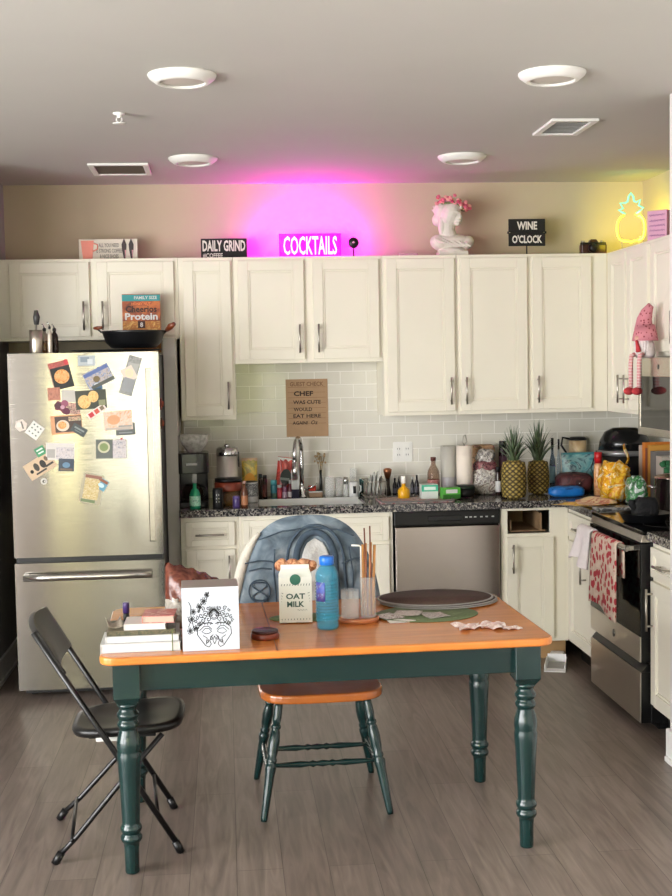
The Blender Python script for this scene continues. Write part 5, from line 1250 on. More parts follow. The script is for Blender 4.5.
# ================================================================== ON THE WORKTOP, left to right
def span(px0, px1, py_top, y, z=CT):
    x0, x1 = sx(px0, y, z+.06), sx(px1, y, z+.06); return (x0+x1)/2, (x1-x0)/2, sz(py_top, y, (x0+x1)/2)-z
def bottle(name, label, px0, px1, py_top, y, body, cap=BLACKP, shape='bottle', lab=None, cat='bottle', group=None, z=CT, caph=.12):
    x, r, h = span(px0, px1, py_top, y, z); t = thing(name, label, cat, (x, y, z), 0, group)
    hb = h*(1-caph)
    if shape == 'bottle': pr = [(0,0),(r*.92,0),(r,.005),(r,hb*.62),(r*.9,hb*.72),(r*.42,hb*.88),(r*.38,hb),(0,hb)]; rc = r*.45
    elif shape == 'jar': pr = [(0,0),(r*.92,0),(r,.005),(r,hb*.88),(r*.86,hb*.96),(r*.82,hb),(0,hb)]; rc = r*.9
    elif shape == 'can': pr = [(0,0),(r*.94,0),(r,.004),(r,hb-.004),(r*.94,hb),(0,hb)]; rc = r*.95
    elif shape == 'spray': pr = [(0,0),(r*.92,0),(r,.005),(r,hb*.55),(r*.7,hb*.72),(r*.34,hb*.80),(r*.32,hb),(0,hb)]; rc = r*.45
    MB().lathe(pr, seg=22).build('body', body, t)
    if caph > 0: MB().lathe([(0,hb+.0002),(rc,hb+.0002),(rc,h-.002),(rc*.9,h),(0,h)], seg=18).build('cap', cap, t)
    if lab is not None:
        lm, a0, a1 = lab
        MB().lathe([(r*1.008,hb*a0),(r*1.014,hb*a0+.001),(r*1.014,hb*a1-.001),(r*1.008,hb*a1),(r*1.008,hb*a0)], seg=22).build('label', lm, t)
    return t
YF, YM, YK = 6.90, 7.12, 7.33
# coffee maker with a glass bowl on top
x, r, h = span(176.5, 209.5, 452, 7.06)
t = thing('coffee_maker', 'black drip coffee maker next to the refrigerator', 'coffee maker', (x, 7.06, CT)); w = r*2
MB().prism(rrect(w*.92, .22, .03), 0, .030).build('base', BLACKP, t, bevel=.004)
MB().prism(rrect(w*.92, .09, .02, cy=.06), .0302, h*.62).build('water_tank', BLACKP, t, bevel=.004)
MB().prism(rrect(w, .23, .04), h*.622, h).build('brew_head', mat('coffee_black', '#0c0c0d', .25, vary=.05), t, bevel=.006)
MB().box(-.03, .03, -.1158, -.115, h*.78, h*.815).build('badge', mat('grey_print', '#b9b9b9'), t)
MB().lathe([(0,.031),(.05,.031),(.062,.05),(.064,.085),(.05,.115),(.045,.125),(.042,.125),(.047,.112),(.060,.085),(.057,.052),(0,.036)], (0,-.045,0), 26).build('carafe', mat('smoked_glass', '#3a2a22', .05, vary=0, trans=.7), t)
MB().tube([(.045,-.09,.12), (.075,-.12,.11), (.08,-.125,.07), (.06,-.10,.05)], .007, 8).build('carafe_handle', BLACKP, t)
zt_ = CT+h
xb_, rb_, hb_ = span(179, 209.5, 434.5, 7.05, zt_)
t = tag(MB().lathe([(0,.0),(rb_*.45,0),(rb_*.5,.004),(rb_*.85,hb_*.45),(rb_,hb_),(rb_-.004,hb_),(rb_*.80,hb_*.45),(rb_*.42,.008),(0,.007)], seg=30).build('glass_bowl', mat('patterned_glass', '#cfcfca', .12, vary=.3, scale=50, trans=.55), loc=(xb_, 7.05, zt_+.0003)), 'patterned glass bowl sitting on top of the coffee maker', 'bowl')
bottle('dish_soap', 'green soap bottle with pale pump in front of the coffee maker', 189.5, 200.5, 474, YF, mat('green_soap', '#1f8a63', .2, vary=.06), FROST, 'spray', (m_patches('soap_label', ['#2fae84', '#bfe8d4', '#1f7a58'], 30, .4), .12, .5), 'bottle', caph=.26)
t = bottle('seasoning_can', 'black round can with white print beside the green soap', 212.5, 223, 488, YF, col('#111113', .35), BLACKP, 'can', None, 'can', caph=.06)
MB().prism(ellipse(.008, .008, 16, 0, .075), -.0285, -.0262, plane='XZ').build('print', PAPER, t)
for zz_ in (.052, .034): MB().box(-.009, .009, -.028, -.0262, zz_, zz_+.006).build('print', PAPER, t)
x, r, h = span(217.5, 238.5, 444, 7.22); t = thing('steel_canister', 'tall brushed steel canister with a clamp lid on the left worktop', 'canister', (x, 7.22, CT))
MB().lathe([(0,0),(r*.97,0),(r,.005),(r,h*.80),(0,h*.80)], seg=32).build('body', mat('canister_steel', '#cfcac2', .38, .55, vary=.04), t)
MB().lathe([(0,h*.802),(r*1.05,h*.802),(r*1.07,h*.83),(r*1.02,h*.93),(r*.85,h*.95),(0,h*.95)], seg=32).build('lid', CHROME, t)
MB().lathe([(0,h*.951),(r*.25,h*.951),(r*.3,h*.98),(r*.2,h),(0,h)], seg=18).build('knob', CHROME, t)
MB().box(r+.001, r+.009, -.012, .012, h*.60, h*.86).build('clamp', BLACKP, t, bevel=.002)
x, r, h = span(214.5, 242.5, 478, 7.03); t = thing('cookie_jar', 'squat amber jar with a wide rust red lid', 'jar', (x, 7.03, CT))
MB().lathe([(0,0),(r*.80,0),(r*.84,.005),(r*.86,h*.55),(0,h*.55)], seg=28).build('glass', mat('amber_glass', '#6a4a1c', .1, vary=.2, trans=.4), t)
MB().lathe([(0,h*.552),(r,h*.552),(r*1.0,h*.60),(r*1.0,h*.83),(r*.9,h*.87),(0,h*.87)], seg=28).build('lid', mat('rust_lid', '#74301c', .35, vary=.08), t)
MB().lathe([(0,h*.872),(r*.98,h*.872),(r*.96,h),(0,h)], seg=28).build('lid_top', BLACKP, t)
bottle('spice_jar', 'small purple jar in front of the amber jar', 232.5, 240, 496, YF, col('#4a3a70', .3), col('#6a5a98', .3), 'can', None, 'jar', caph=.2)
bottle('sauce_bottle', 'small brown sauce bottle right of the purple jar', 241, 248, 481, YF+.01, col('#5a3320', .25), col('#c9a896', .4), 'bottle', (col('#a06a48', .5), .1, .5), caph=.1)
# yellow bag and tub
t = thing('coffee_bag', 'yellow and green stand-up bag against the tiles', 'bag', (span(242, 258, 458, YK)[0], YK, CT)); _, r, h = span(242, 258, 458, YK)
def pouch(r, h, d): return lambda sg: (lambda u, v: ((u-.5)*2*r*(1-.06*math.sin(PI*v)), sg*d*(1-v)**.7*(1-abs(2*u-1)**4)+.002*math.sin(20*u+9*v), h*v))
def build_pouch(t, r, h, d, m, name='bag'):
    mb = MB(); f = pouch(r, h, d); mb.grid(f(-1), 14, 14); mb.grid(f(1), 14, 14); return mb.build(name, m, t)
build_pouch(t, r, h, .035, m_patches('yellow_bag', ['#c9a83e', '#e0c257', '#8a8a4a', '#c48a30'], 10, .35)); MB().box(-r, r, -.004, .004, h*.93, h).build('top_seal', col('#c9a888'), t)
MB().prism(ellipse(r*.7, h*.2, 20, 0, h*.45), -.036, -.034, plane='XZ').build('label', col('#d99a2a'), t)
bottle('yogurt_tub', 'white round lidded tub in front of the yellow bag', 244.5, 258, 481, 7.16, mat('tub_white', '#c9c9c6', .4, vary=.1, scale=60), BLACKP, 'can', (m_patches('tub_print', ['#d8d8d4', '#3a3a3c', '#b0b0ae'], 40, .5), .3, .95), 'tub', caph=.05)
bottle('vitamin_bottle', 'dark brown bottle behind the sink, left one of a close pair', 258.5, 262.5, 474, 7.33, DKB, BLACKP, 'jar', caph=.14, group='dark bottles behind the sink')
bottle('vitamin_bottle', 'dark brown bottle behind the sink, right one of a close pair', 262.8, 267.2, 475, 7.33, mat('dark_bottle_red', '#35140f', .15, vary=.1, trans=.2), BLACKP, 'jar', (col('#5a2a26', .5), .1, .7), caph=.14, group='dark bottles behind the sink')
# red coffee bag tilted behind the sink
x, r, h = span(273, 291, 457, 7.38); t = thing('snack_pouch', 'red and black foil pouch leaning behind the sink', 'bag', (x, 7.375, CT)); t.rotation_euler = (0, .14, 0)
build_pouch(t, r, h, .03, m_patches('red_pouch', ['#b8322a', '#8a2420', '#c94a3a', '#a02a26'], 9, .3)); MB().box(-r, r, -.0045, .0045, h*.9, h*.985).build('top_seal', mat('foil_seal', '#c9cac6', .3, .4, vary=.05), t)
MB().prism(ellipse(r*.6, h*.2, 20, .004, h*.52), -.033, -.030, plane='XZ').build('label', col('#1c2420'), t); MB().box(-r*.5, r*.5, -.034, -.0325, h*.44, h*.50).build('label_band', col('#6a7068'), t)
SB = 'small bottles behind the sink'
bottle('small_bottle', 'teal capped small bottle left of the red pouch', 270.5, 277, 480, 7.32, col('#2f7a88', .3), col('#58a8b4', .3), 'can', (col('#3a5a4a', .4), .05, .4), caph=.25, group=SB)
bottle('small_bottle', 'small bottle with a red label beside the teal one', 277.2, 282, 485, 7.31, col('#a02a34', .3), PAPER, 'can', (col('#c04a52', .4), .2, .8), caph=.2, group=SB)
bottle('small_bottle', 'little purple bottle in front of the red pouch', 282.4, 287, 483, 7.30, col('#6a3a5a', .3), col('#3a2a34', .3), 'can', (col('#b9a0b0', .4), .1, .55), caph=.22, group=SB)
bottle('small_bottle', 'little maroon bottle with white label left of the soap dispenser', 287.4, 292.6, 480, 7.315, col('#5a2030', .3), FROST, 'bottle', (col('#c9c0c0', .4), .08, .45), caph=.2, group=SB)
# soap dispenser
x, r, h = span(293.4, 301.5, 465, 7.285); t = thing('soap_dispenser', 'clear tall soap dispenser with dark contents left of the faucet', 'dispenser', (x-.012, 7.29, CT))
MB().prism(rrect(r*2, r*2, .006), .0, h*.28).build('contents', col('#1b1a2c', .2), t, bevel=.002); MB().prism(rrect(r*2, r*2, .006), h*.281, h*.86).build('bottle', FROST, t, bevel=.002)
MB().lathe([(0,h*.861),(r*.45,h*.861),(r*.45,h*.93),(0,h*.93)], seg=14).tube([(0,0,h*.93), (0,0,h*.99), (-.0,-.03,h)], .0035, 8).build('pump', BLACKP, t)
# sponge caddy and twig vase
x, r, h = span(308.5, 322, 487, 7.36); t = thing('sponge_caddy', 'small black sponge caddy right of the faucet', 'caddy', (x, 7.36, CT))
MB().box(-r, r, -.03, .03, 0, .028).build('tray', mat('tan_tray', '#8a6f55', .5), t, bevel=.003); MB().box(-r, r, -.034, .034, .0282, .036).build('shelf', BLACKP, t, bevel=.001)
MB().box(-r, r, -.0345, -.034, .029, .0345).build('front_strip', PAPER, t)
tag(MB().prism(rrect(.045, .03, .008), 0, .03).build('sponge', mat('red_sponge', '#b03a2a', .9, vary=.1, bump=.4, bscale=200), loc=(x-.018, 7.36, CT+.0363), bevel=.004), 'red sponge sitting on the black caddy', 'sponge')
t = thing('twig_vase', 'slim dark bud vase holding dried twigs right of the faucet', 'vase', (sx(320.8, 7.41, 1.0), 7.41, CT)); hh = sz(470, 7.41, .55)-CT; ht = sz(453, 7.41, .55)-CT
MB().lathe([(0,0),(.010,0),(.011,.003),(.009,hh*.6),(.006,hh),(.0045,hh),(0,hh*.9)], seg=16).build('vase', col('#1c1f1c', .25), t)
random.seed(2); TW = mat('dry_twig', '#8a7a58', .9, vary=.2); 
mb = MB()
for k in range(7):
    a = random.uniform(-.035, .03); b = random.uniform(-.02, .02); mb.tube([(0,0,hh*.5), (a*.4, b*.4, hh+.03), (a, b, ht-random.random()*.03)], .0016, 5)
mb.build('twigs', TW, t)
mb = MB()
for k in range(22): mb.ell((random.uniform(-.035,.03), random.uniform(-.02,.02), random.uniform(hh+.03, ht)), (.006,.005,.007), seg=6, rings=4)
mb.build('dried_flowers', m_patches('dried_flower', ['#9a8a5a', '#b89a78', '#7a8058'], 60, .9), t)
# glasses and mugs to the right of the sink
GG = 'glasses and mugs right of the sink'
def glassware(label, px0, px1, pyt, y, nm='drinking_glass', m=GLASS, cat='glass'):
    x, r, h = span(px0, px1, pyt, y); return open_glass(nm, label, x, y, CT, r, h, m, cat, GG)
glassware('clear tumbler first right of the faucet', 324.5, 334.5, 477, 7.33); glassware('clear tumbler with pale rim second right of the faucet', 335.2, 342.2, 478, 7.36)
x, r, h = span(343, 348.6, 477, 7.32); t = thing('salt_shaker', 'glass shaker with metal cap beside the black and white mug', 'shaker', (x, 7.32, CT), 0)
MB().lathe([(0,0),(r*.9,0),(r,.004),(r*.85,h*.66),(0,h*.66)], seg=18).build('glass', FROST, t); MB().lathe([(0,h*.662),(r*.9,h*.662),(r*.95,h*.85),(r*.6,h),(0,h)], seg=18).build('cap', CHROME, t)
x, r, h = span(349, 358.5, 482, 7.30); t = thing('mug', 'white mug with a black figure printed on it', 'mug', (x, 7.30, CT))
MB().lathe([(0,0),(r*.92,0),(r,.005),(r,h),(r-.003,h),(r-.003,.008),(0,.007)], seg=26).build('cup', mat('mug_glaze', '#cfd0ce', .2, vary=.02), t); MB().tube([(r*.9,0,h*.8), (r*1.45,0,h*.72), (r*1.5,0,h*.4), (r*.9,0,h*.22)], .0045, 8).build('handle', MATS['mug_glaze'], t)
MB().grid(lambda u, v: (r*1.012*math.cos(PI*(1.42+.2*u)), r*1.012*math.sin(PI*(1.42+.2*u)), h*(.25+.5*v)), 8, 4).build('print', INK, t, solid=.0005)
glassware('tall clear glass behind the black and white mug', 350, 357, 468, 7.40); glassware('teal glass at the left of the dish rack', 359.3, 363.8, 479, 7.37, m=mat('teal_glass', '#2a6468', .1, vary=0, trans=.5))
# wire dish rack with plates
x0, x1 = sx(364, 7.22, 1.0), sx(384.5, 7.22, 1.0); t = thing('dish_rack', 'wire dish rack holding plates at the right of the sink', 'dish rack', ((x0+x1)/2, 7.25, CT)); w = x1-x0; h = sz(480, 7.25, .9)-CT
for z_ in (.012, h): MB().tube([(-w/2,-.11,z_), (w/2,-.11,z_), (w/2,.11,z_), (-w/2,.11,z_)], .003, 6, closed=True).build('rim', NICKEL, t)
for k in range(7):
    xx = -w/2+w*k/6; MB().tube([(xx,-.11,h), (xx,-.11,.008), (xx,.11,.008), (xx,.11,h)], .002, 6).build('wire', NICKEL, t)
for k, (dx_, rr, lb, c) in enumerate(((-.040, .062, 'grey plate leaning furthest left in the dish rack', '#8d8f88'), (-.014, .070, 'second plate in the dish rack, pale grey', '#a9aaa4'), (.012, .072, 'third plate in the dish rack, off white', '#c0c0b8'), (.036, .058, 'rightmost small plate in the dish rack', '#9a9a94'))):
    o_ = MB().lathe([(0,-.002),(rr*.6,-.002),(rr,.008),(rr,.010),(rr*.58,.001),(0,.001)], seg=30, axis='X').build('plate', mat('plate_'+c[1:], c, .2, vary=.03), loc=((x0+x1)/2+dx_*.85, 7.24, CT+.0105+rr), rot=(0, .10, 0)); tag(o_, lb, 'plate', 'plates in the dish rack')
x, r, h = span(383, 392.5, 468, 7.33); t = thing('pepper_mill', 'copper topped dark pepper mill right of the dish rack', 'pepper mill', (x, 7.33, CT)); r *= .9
MB().lathe([(0,0),(r*.75,0),(r*.8,.01),(r*.45,h*.35),(r*.5,h*.62),(0,h*.62)], seg=20).build('body', col('#2a1f1b', .3), t); MB().lathe([(0,h*.622),(r*.55,h*.622),(r*.95,h*.85),(r,h*.95),(r*.5,h),(0,h)], seg=20).build('copper_top', mat('copper', '#a06a4c', .3, .8, vary=.05), t)
OB = 'dark bottles by the outlet'
for (a, b, tp, lb, cap) in ((392.5, 396.8, 478, 'dark bottle left of the lemon shaped juicer', BLACKP), (397, 400.8, 476, 'dark bottle with grey cap behind the lemon shaped juicer', NICKEL), (410.5, 414.4, 477, 'dark bottle with pale cap right of the lemon shaped juicer', FROST), (414.6, 419, 475, 'dark short bottle left of the mint box', BLACKP)):
    bottle('dark_bottle', lb, a, b, tp, 7.36, col('#1d1c22', .25), cap, 'bottle', (col('#55535c', .5), .1, .45), caph=.14, group=OB)
bottle('lemon_juice', 'yellow lemon shaped bottle with white spout', 397.8, 409.5, 476, 7.10, mat('lemon_yellow', '#d9a018', .3, vary=.06), WHITE, 'spray', None, 'bottle', caph=.32)
# tray
x0, x1 = sx(378, 7.0, CT), sx(452, 7.0, CT); t = thing('drying_mat', 'pale grey patterned drying mat at the worktop edge', 'mat', ((x0+x1)/2, 7.01, CT)); w = x1-x0
MB().prism(rrect(w, .27, .03), .0002, .006).build('mat', m_patches('mat_print', ['#a8a49e', '#8c8884', '#c4b0ac', '#a05a58', '#b9b5b0'], 16, .7), t, bevel=.002)
MB().tube([(w/2*a, .135*b, .009) for a, b in ((-.96,-.9),(-.9,-1),(.9,-1),(.97,-.9),(.97,.9),(.9,1),(-.9,1),(-.96,.9))], .005, 8, closed=True).build('rim', mat('mat_rim', '#6f6c69', .6), t)
MT = CT+.0062
x, r, h = span(420.5, 437, 484, 7.05, MT); t = thing('tissue_box', 'mint green and white small carton on the drying mat', 'box', (x, 7.05, MT)); MB().box(-r, r, -.04, .04, 0, h).build('carton', col('#cfd6d0', .5), t, bevel=.002); MB().box(-r*1.002, r*1.002, -.0408, -.04, h*.52, h*.98).build('band', col('#3fae8c', .5), t); MB().box(-r*.7, r*.7, -.0412, -.0408, h*.62, h*.85).build('label', col('#d8e8e0', .5), t)
bottle('syrup_bottle', 'amber glass bottle with a pink label by the paper towels', 427.5, 439.5, 457, 7.30, AMB, col('#5a2a20', .4), 'bottle', (m_patches('pink_label', ['#c99a94', '#a85a58', '#d8b4ac'], 30, .5), .05, .45), caph=.1)
# paper towels
x, r, h = span(441, 458, 446, 7.33); t = thing('paper_towel_roll', 'grey wrapped paper towel roll against the tiles', 'paper towels', (x, 7.33, CT)); MB().lathe([(0,0),(r,0),(r,h),(r*.3,h),(r*.3,h-.03),(0,h-.03)], seg=32).build('roll', mat('towel_grey', '#b7b3aa', .8, vary=.03), t); MB().lathe([(r*1.004,0.002),(r*1.01,.003),(r*1.01,h*.35),(r*1.004,h*.35+.001),(r*1.004,.002)], seg=32).build('wrapper', mat('towel_wrap', '#a9a6a8', .4, vary=.1), t)
x, r, h = span(456.8, 472.6, 445.5, 7.20); t = thing('paper_towel_holder', 'cream paper towel roll on an upright holder with a finial', 'paper towels', (x, 7.20, CT))
MB().lathe([(0,0),(r*1.15,0),(r*1.15,.008),(0,.010)], seg=32).build('base', NICKEL, t); MB().lathe([(r*.28,.0105),(r,.0105),(r,h),(r*.28,h),(r*.28,.0105)], seg=36).build('roll', mat('towel_cream', '#e9ddd0', .9, vary=.02, bump=.2, bscale=120), t)
hf = sz(435, 7.20, x)-CT; MB().tube([(0,0,.010), (0,0,h+.008)], .005, 8).tube([(0,0,h+.006), (-.012,0,h+.02), (-.004,0,hf-.006), (.008,0,hf), (.016,0,h+.02), (.004,0,h+.012)], .003, 8).build('post', NICKEL, t)
# green box before a black tray
x, r, h = span(440.5, 458.5, 487, 7.02, MT); t = thing('tea_box', 'bright green carton with white print on the drying mat', 'box', (x, 7.0, MT), .12); MB().box(-r, r, -.03, .03, 0, h).build('carton', col('#4fa83a', .45), t, bevel=.0015); MB().box(-r, r, -.031, -.030, 0, h*.4).build('band', col('#2f6a24', .5), t); MB().prism(rrect(r*1.3, h*.34, .003, cy=h*.68), -.0308, -.0301, plane='XZ').build('label', PAPER, t)
x, r, h = span(455, 475, 486, 7.06); t = thing('food_container', 'black round takeaway container behind the green carton', 'container', (x, 7.065, MT)); MB().lathe([(0,0),(r*.82,0),(r*.9,.01),(r,h*.7),(0,h*.7)], seg=28, sy=.8).build('tub', BLACKP, t); MB().lathe([(0,h*.702),(r*1.04,h*.702),(r*1.04,h*.82),(r*.9,h),(0,h)], seg=28, sy=.8).build('lid', mat('dark_green_lid', '#14251c', .3), t)
# bread bag
x, r, h = span(473, 498, 445, 7.24); t = thing('bread_bag', 'clear bread bag with maroon print beside the paper towels', 'bag', (x, 7.24, CT))
random.seed(8)
CLEARB = m_patches('bread_bag_film', ['#b9b0aa', '#8f7f7a', '#5a2030', '#6f1f34', '#cfc6c0'], 16, .25, bump=.7)
from mathutils import noise as NZ
def blob(cx, cy, cz, rx, ry, rz_, m_, name, amp=.16, seed=0.0, nu=40, nv=26):
    """a crumpled soft bag: a rounded box outline broken up by folds"""
    off = Vector((seed*7.3, seed*3.1, seed*5.7)); vs = 2.0/max(rx, rz_)*.9
    def f(u, v):
        th = PI*(.02+.96*v); a = 2*PI*u; e = .62
        d = Vector((math.copysign(abs(math.cos(a))**e, math.cos(a))*math.sin(th)**e, math.copysign(abs(math.sin(a))**e, math.sin(a))*math.sin(th)**e, -math.copysign(abs(math.cos(th))**e, math.cos(th))))
        q = d*1.7+off
        k = 1+amp*1.5*NZ.noise(q)+amp*1.1*abs(NZ.noise(q*2.1))+amp*.6*NZ.noise(q*4.3)
        return (cx+rx*k*d.x, cy+ry*k*d.y, max(.0005, cz+rz_*d.z*(1+amp*1.3*NZ.noise(q*1.3+Vector((9,9,9))))))
    return MB().grid(f, nu, nv, closed_u=True).build(name, m_, t)
blob(-.002, 0, h*.27, r*.98, .07, h*.29, m_patches('clear_film_low', ['#c9c4be', '#8f8a86', '#dcd6cc', '#6a5a58', '#b0a8a0'], 22, .2, bump=.7), 'lower_bag', .12, .5); blob(.0, .0, h*.50, r*.86, .055, h*.22, m_patches('maroon_film', ['#4a1426', '#6a2034', '#8a5a5c', '#3a1420', '#a88a84'], 18, .25, bump=.6), 'print', .12, 1.7); blob(.002, .005, h*.74, r*.70, .045, h*.17, m_patches('grey_film', ['#a8a29c', '#6a6664', '#cfc9c2', '#55484a'], 22, .2, bump=.7), 'upper_bag', .14, 2.6)
t = thing('bread_loaf', 'brown seeded loaf end standing above the maroon bag', 'bread', (x+.012, 7.37, CT)); hb = h
MB().prism(rrect(r*1.9, .09, .03), .0, hb*.98).build('loaf', m_patches('loaf_crust', ['#8a6a48', '#b08a64', '#c9a080', '#6a5a3a', '#a87a6a'], 14, .8, bump=.3), t, bevel=.02)
# jars and dark bottles between the bag and the pineapples
bottle('condiment_jar', 'white labelled dark jar left of the pineapples', 495.5, 501, 467, 7.16, col('#2a1a16', .2), BLACKP, 'jar', (PAPER, .15, .6), 'jar', caph=.16); bottle('condiment_bottle', 'dark purple bottle behind the left pineapple', 499, 507, 441, 7.36, col('#2c1a24', .2), BLACKP, 'jar', (col('#6a4a5c', .5), .3, .8), caph=.12)
# pineapples
def pineapple(label, px0, px1, pyb_top, py_top, y, seed):
    x, r, hb = span(px0, px1, pyb_top, y); ht = sz(py_top, y, x)-CT
    t = thing('pineapple', label, 'pineapple', (x, y, CT), seed, 'pineapples on the worktop'); random.seed(seed*100)
    nz, na = 15, 12; mb = MB(); nu, nv = na*6, nz*6
    def rad(v): return r*(.80+.20*math.sin(PI*min(1, max(0, v*.95+.05)))**.6) if .04 < v < .96 else r*(.55+.2*math.sin(PI*v))
    def eye(u, v):
        a = (u*na+v*nz*.5); b = (u*na-v*nz*.5); return abs(math.sin(PI*a))*abs(math.sin(PI*b))
    def f(u, v):
        k = eye(u, v); q = rad(v)*(.955+.06*k**.6)
        if v <= 0 or v >= 1: q = .001
        return (q*math.cos(2*PI*u), q*math.sin(2*PI*u), hb*v)
    mb.grid(f, nu, nv, closed_u=True, smooth=True)
    for j in range(nv-1):
        for i in range(nu):
            k = eye((i+.5)/nu, (j+.5)/(nv-1)); mb.mi[j*nu+i] = 0 if k < .30 else (1 if k < .72 else 2)
    mb.build('fruit', [mat('pine_groove', '#3a3014', .7, vary=.2, scale=60), mat('pine_skin', '#77642a', .6, vary=.25, scale=60), mat('pine_eye', '#a8924a', .6, vary=.25, scale=60)], t)
    LF = mat('pine_leaf', '#54664a', .5, vary=.25, scale=25); LF2 = mat('pine_leaf_pale', '#73806a', .5, vary=.25, scale=25)
    for k in range(46):
        lay = k/46; a = k*2.399; L_ = (ht-hb)*(.55+.50*lay); out = (.105*(1-lay)+.014)*(.8+.5*random.random()); w0 = .0125*(1.15-.4*lay); pts = []
        z0 = hb-.012+.02*lay; r0 = .018*(1-lay)+.003
        mb = MB(); vs = []; n = 7
        for q in range(n):
            s_ = q/(n-1); rr = r0+out*s_**1.5; zz_ = z0+L_*(s_-.25*(1-lay)*s_**3); ww = w0*(1-s_**1.7)+.0004
            c_, sn = math.cos(a), math.sin(a); cen = Vector((rr*c_, rr*sn, zz_)); tg = Vector((-sn, c_, 0)); nr_ = Vector((c_, sn, .3)).normalized()
            vs += [cen+tg*ww, cen+nr_*(-.0016*(1-s_)-.0006), cen-tg*ww, cen+nr_*(.0016*(1-s_)+.0006)]
        fs = [(0,1,2,3)]
        for q in range(n-1):
            for e in range(4): fs.append((q*4+e, q*4+(e+1) % 4, (q+1)*4+(e+1) % 4, (q+1)*4+e))
        mb.add(vs, fs, 0, True); mb.build('leaf', LF if k % 3 else LF2, t)
pineapple('left pineapple standing on the worktop by the bread bag', 501.5, 526.5, 460, 427, 6.97, 1); pineapple('right pineapple with the taller crown on the worktop', 527.5, 549, 460, 421, 7.17, 2)
# blue bottle, soap pumps
bottle('blue_bottle', 'tall blue bottle with black pump right of the pineapples', 549.5, 555.5, 438, 7.30, mat('blue_glass', '#2c5f88', .12, vary=.05, trans=.4), BLACKP, 'bottle', (col('#7fa8c4', .4), .2, .6), caph=.2)
bottle('pump_bottle', 'tall clear pump bottle between the blue bottle and carafe', 556.6, 561, 439, 7.40, mat('pale_blue_clear', '#9fb4bf', .1, vary=.03, trans=.7), BLACKP, 'bottle', None, caph=.2)
# lower bag pile in the corner
x, r, h = span(557, 592, 473, 7.12); t = thing('lunch_bag', 'dark maroon soft lunch bag under the teal bag', 'bag', (x, 7.14, CT+.0)); blob(0, 0, h*.5, r, .09, h*.52, m_patches('maroon_cloth', ['#3a1c22', '#55282c', '#2a1418', '#6a3a34'], 12, .6, bump=.4), 'bag', .05, .8); MB().lathe([(0,-.003),(.006,-.003),(.006,0),(0,0)], (.01,-.094,h*.55), 12, axis='Y').build('snap', CHROME, t)
x, r, h = span(560, 598, 452, 7.30); t = thing('chip_bag', 'teal and white printed chip bag in the corner', 'bag', (x, 7.275, CT)); build_pouch(t, r, h, .045, m_patches('teal_bag', ['#2f6a74', '#5a98a0', '#8ab4b4', '#2a4a5c', '#a8c4c0'], 11, .3, bump=.3)); MB().box(-r*.9, r*.9, -.006, .006, h*.95, h).build('top_seal', col('#4a8a90', .3), t)
x, r, h = span(549.5, 584, 486, 6.96); t = thing('blue_pouch', 'bright blue folded pouch in front of the maroon bag', 'pouch', (x, 6.97, CT)); blob(0, 0, h*.5, r, .055, h*.5, mat('blue_nylon', '#1468b4', .4, vary=.15, scale=20, bump=.4, bscale=30), 'pouch', .04, 2.2)
MB().tube([(-r*.9, -.03, h*.72), (0, -.055, h*.80), (r*.9, -.03, h*.76)], .004, 6).build('zip', col('#0f3f78', .5), t)
# glass coffee pot on top of the piled bags: stands on a tall canister
x, r, h0 = span(570, 587, 455, 7.37); t = thing('black_canister', 'black canister behind the teal bag carrying the coffee pot', 'canister', (x, 7.397, CT)); MB().lathe([(0,0),(.05,0),(.052,.004),(.052,h0-.004),(.05,h0),(0,h0)], seg=26).build('body', BLACKP, t); MB().lathe([(.0525,h0*.3),(.0535,h0*.3),(.0535,h0*.7),(.0525,h0*.7),(.0525,h0*.3)], seg=26).build('label', col('#55484a', .5), t)
hcp = sz(437, 7.37, x)-CT-h0; t = thing('coffee_pot', 'glass pot of pale coffee with a black rim and handle', 'coffee pot', (x, 7.385, CT+h0+.0003)); rp_ = .054
MB().lathe([(0,0),(rp_*.85,0),(rp_,.010),(rp_*.98,hcp*.82),(0,hcp*.82)], seg=28).build('pot', m_patches('latte', ['#cfae84', '#dcc49e', '#b88a5c'], 6, .15), t); MB().lathe([(0,hcp*.821),(rp_*1.04,hcp*.821),(rp_*1.05,hcp*.9),(rp_*.8,hcp),(0,hcp)], seg=28).build('rim', BLACKP, t)
MB().tube([(-rp_*.95,0,hcp*.9), (-rp_*1.7,0,hcp*.98), (-rp_*1.85,0,hcp*.55), (-rp_*1.25,0,hcp*.08), (-rp_*.8,0,hcp*.1)], .007, 8).build('handle', BLACKP, t)
# red capped bottle
bottle('spice_bottle', 'orange bottle with a bright red cap in the corner', 594, 602.5, 452, 7.02, m_patches('orange_bottle', ['#c47a34', '#d9a878', '#b0562a'], 18, .3), mat('red_cap', '#b01a20', .3, vary=.05), 'jar', None, caph=.26)
# air fryer
xa, ra, ha = span(598, 651, 427, 7.12); t = thing('air_fryer', 'large rounded black air fryer with a silver band in the corner', 'air fryer', (xa, 7.12, CT)); ra *= .96
MB().lathe([(0,.0),(ra*.80,0),(ra*.88,.012),(ra*.97,ha*.25),(ra,ha*.58),(0,ha*.58)], seg=44).build('body', mat('fryer_black', '#0d0e0f', .3, vary=.05), t)
MB().lathe([(0,ha*.581),(ra*1.005,ha*.581),(ra*1.0,ha*.655),(0,ha*.655)], seg=44).build('silver_band', mat('silver_plastic', '#8f8f90', .3, .6, vary=.03), t)
MB().lathe([(0,ha*.656),(ra*.985,ha*.656),(ra*.93,ha*.80),(ra*.75,ha*.93),(ra*.45,ha*.99),(0,ha)], seg=44).build('lid', mat('fryer_gloss', '#111213', .18, vary=.05), t)
MB().tube([(-ra-.0, .04, .06), (-ra-.03, .06, .14), (-ra*1.05, .07, .20), (-ra*.9, .1, .24)], .0035, 6).build('cord', BLACKP, t)
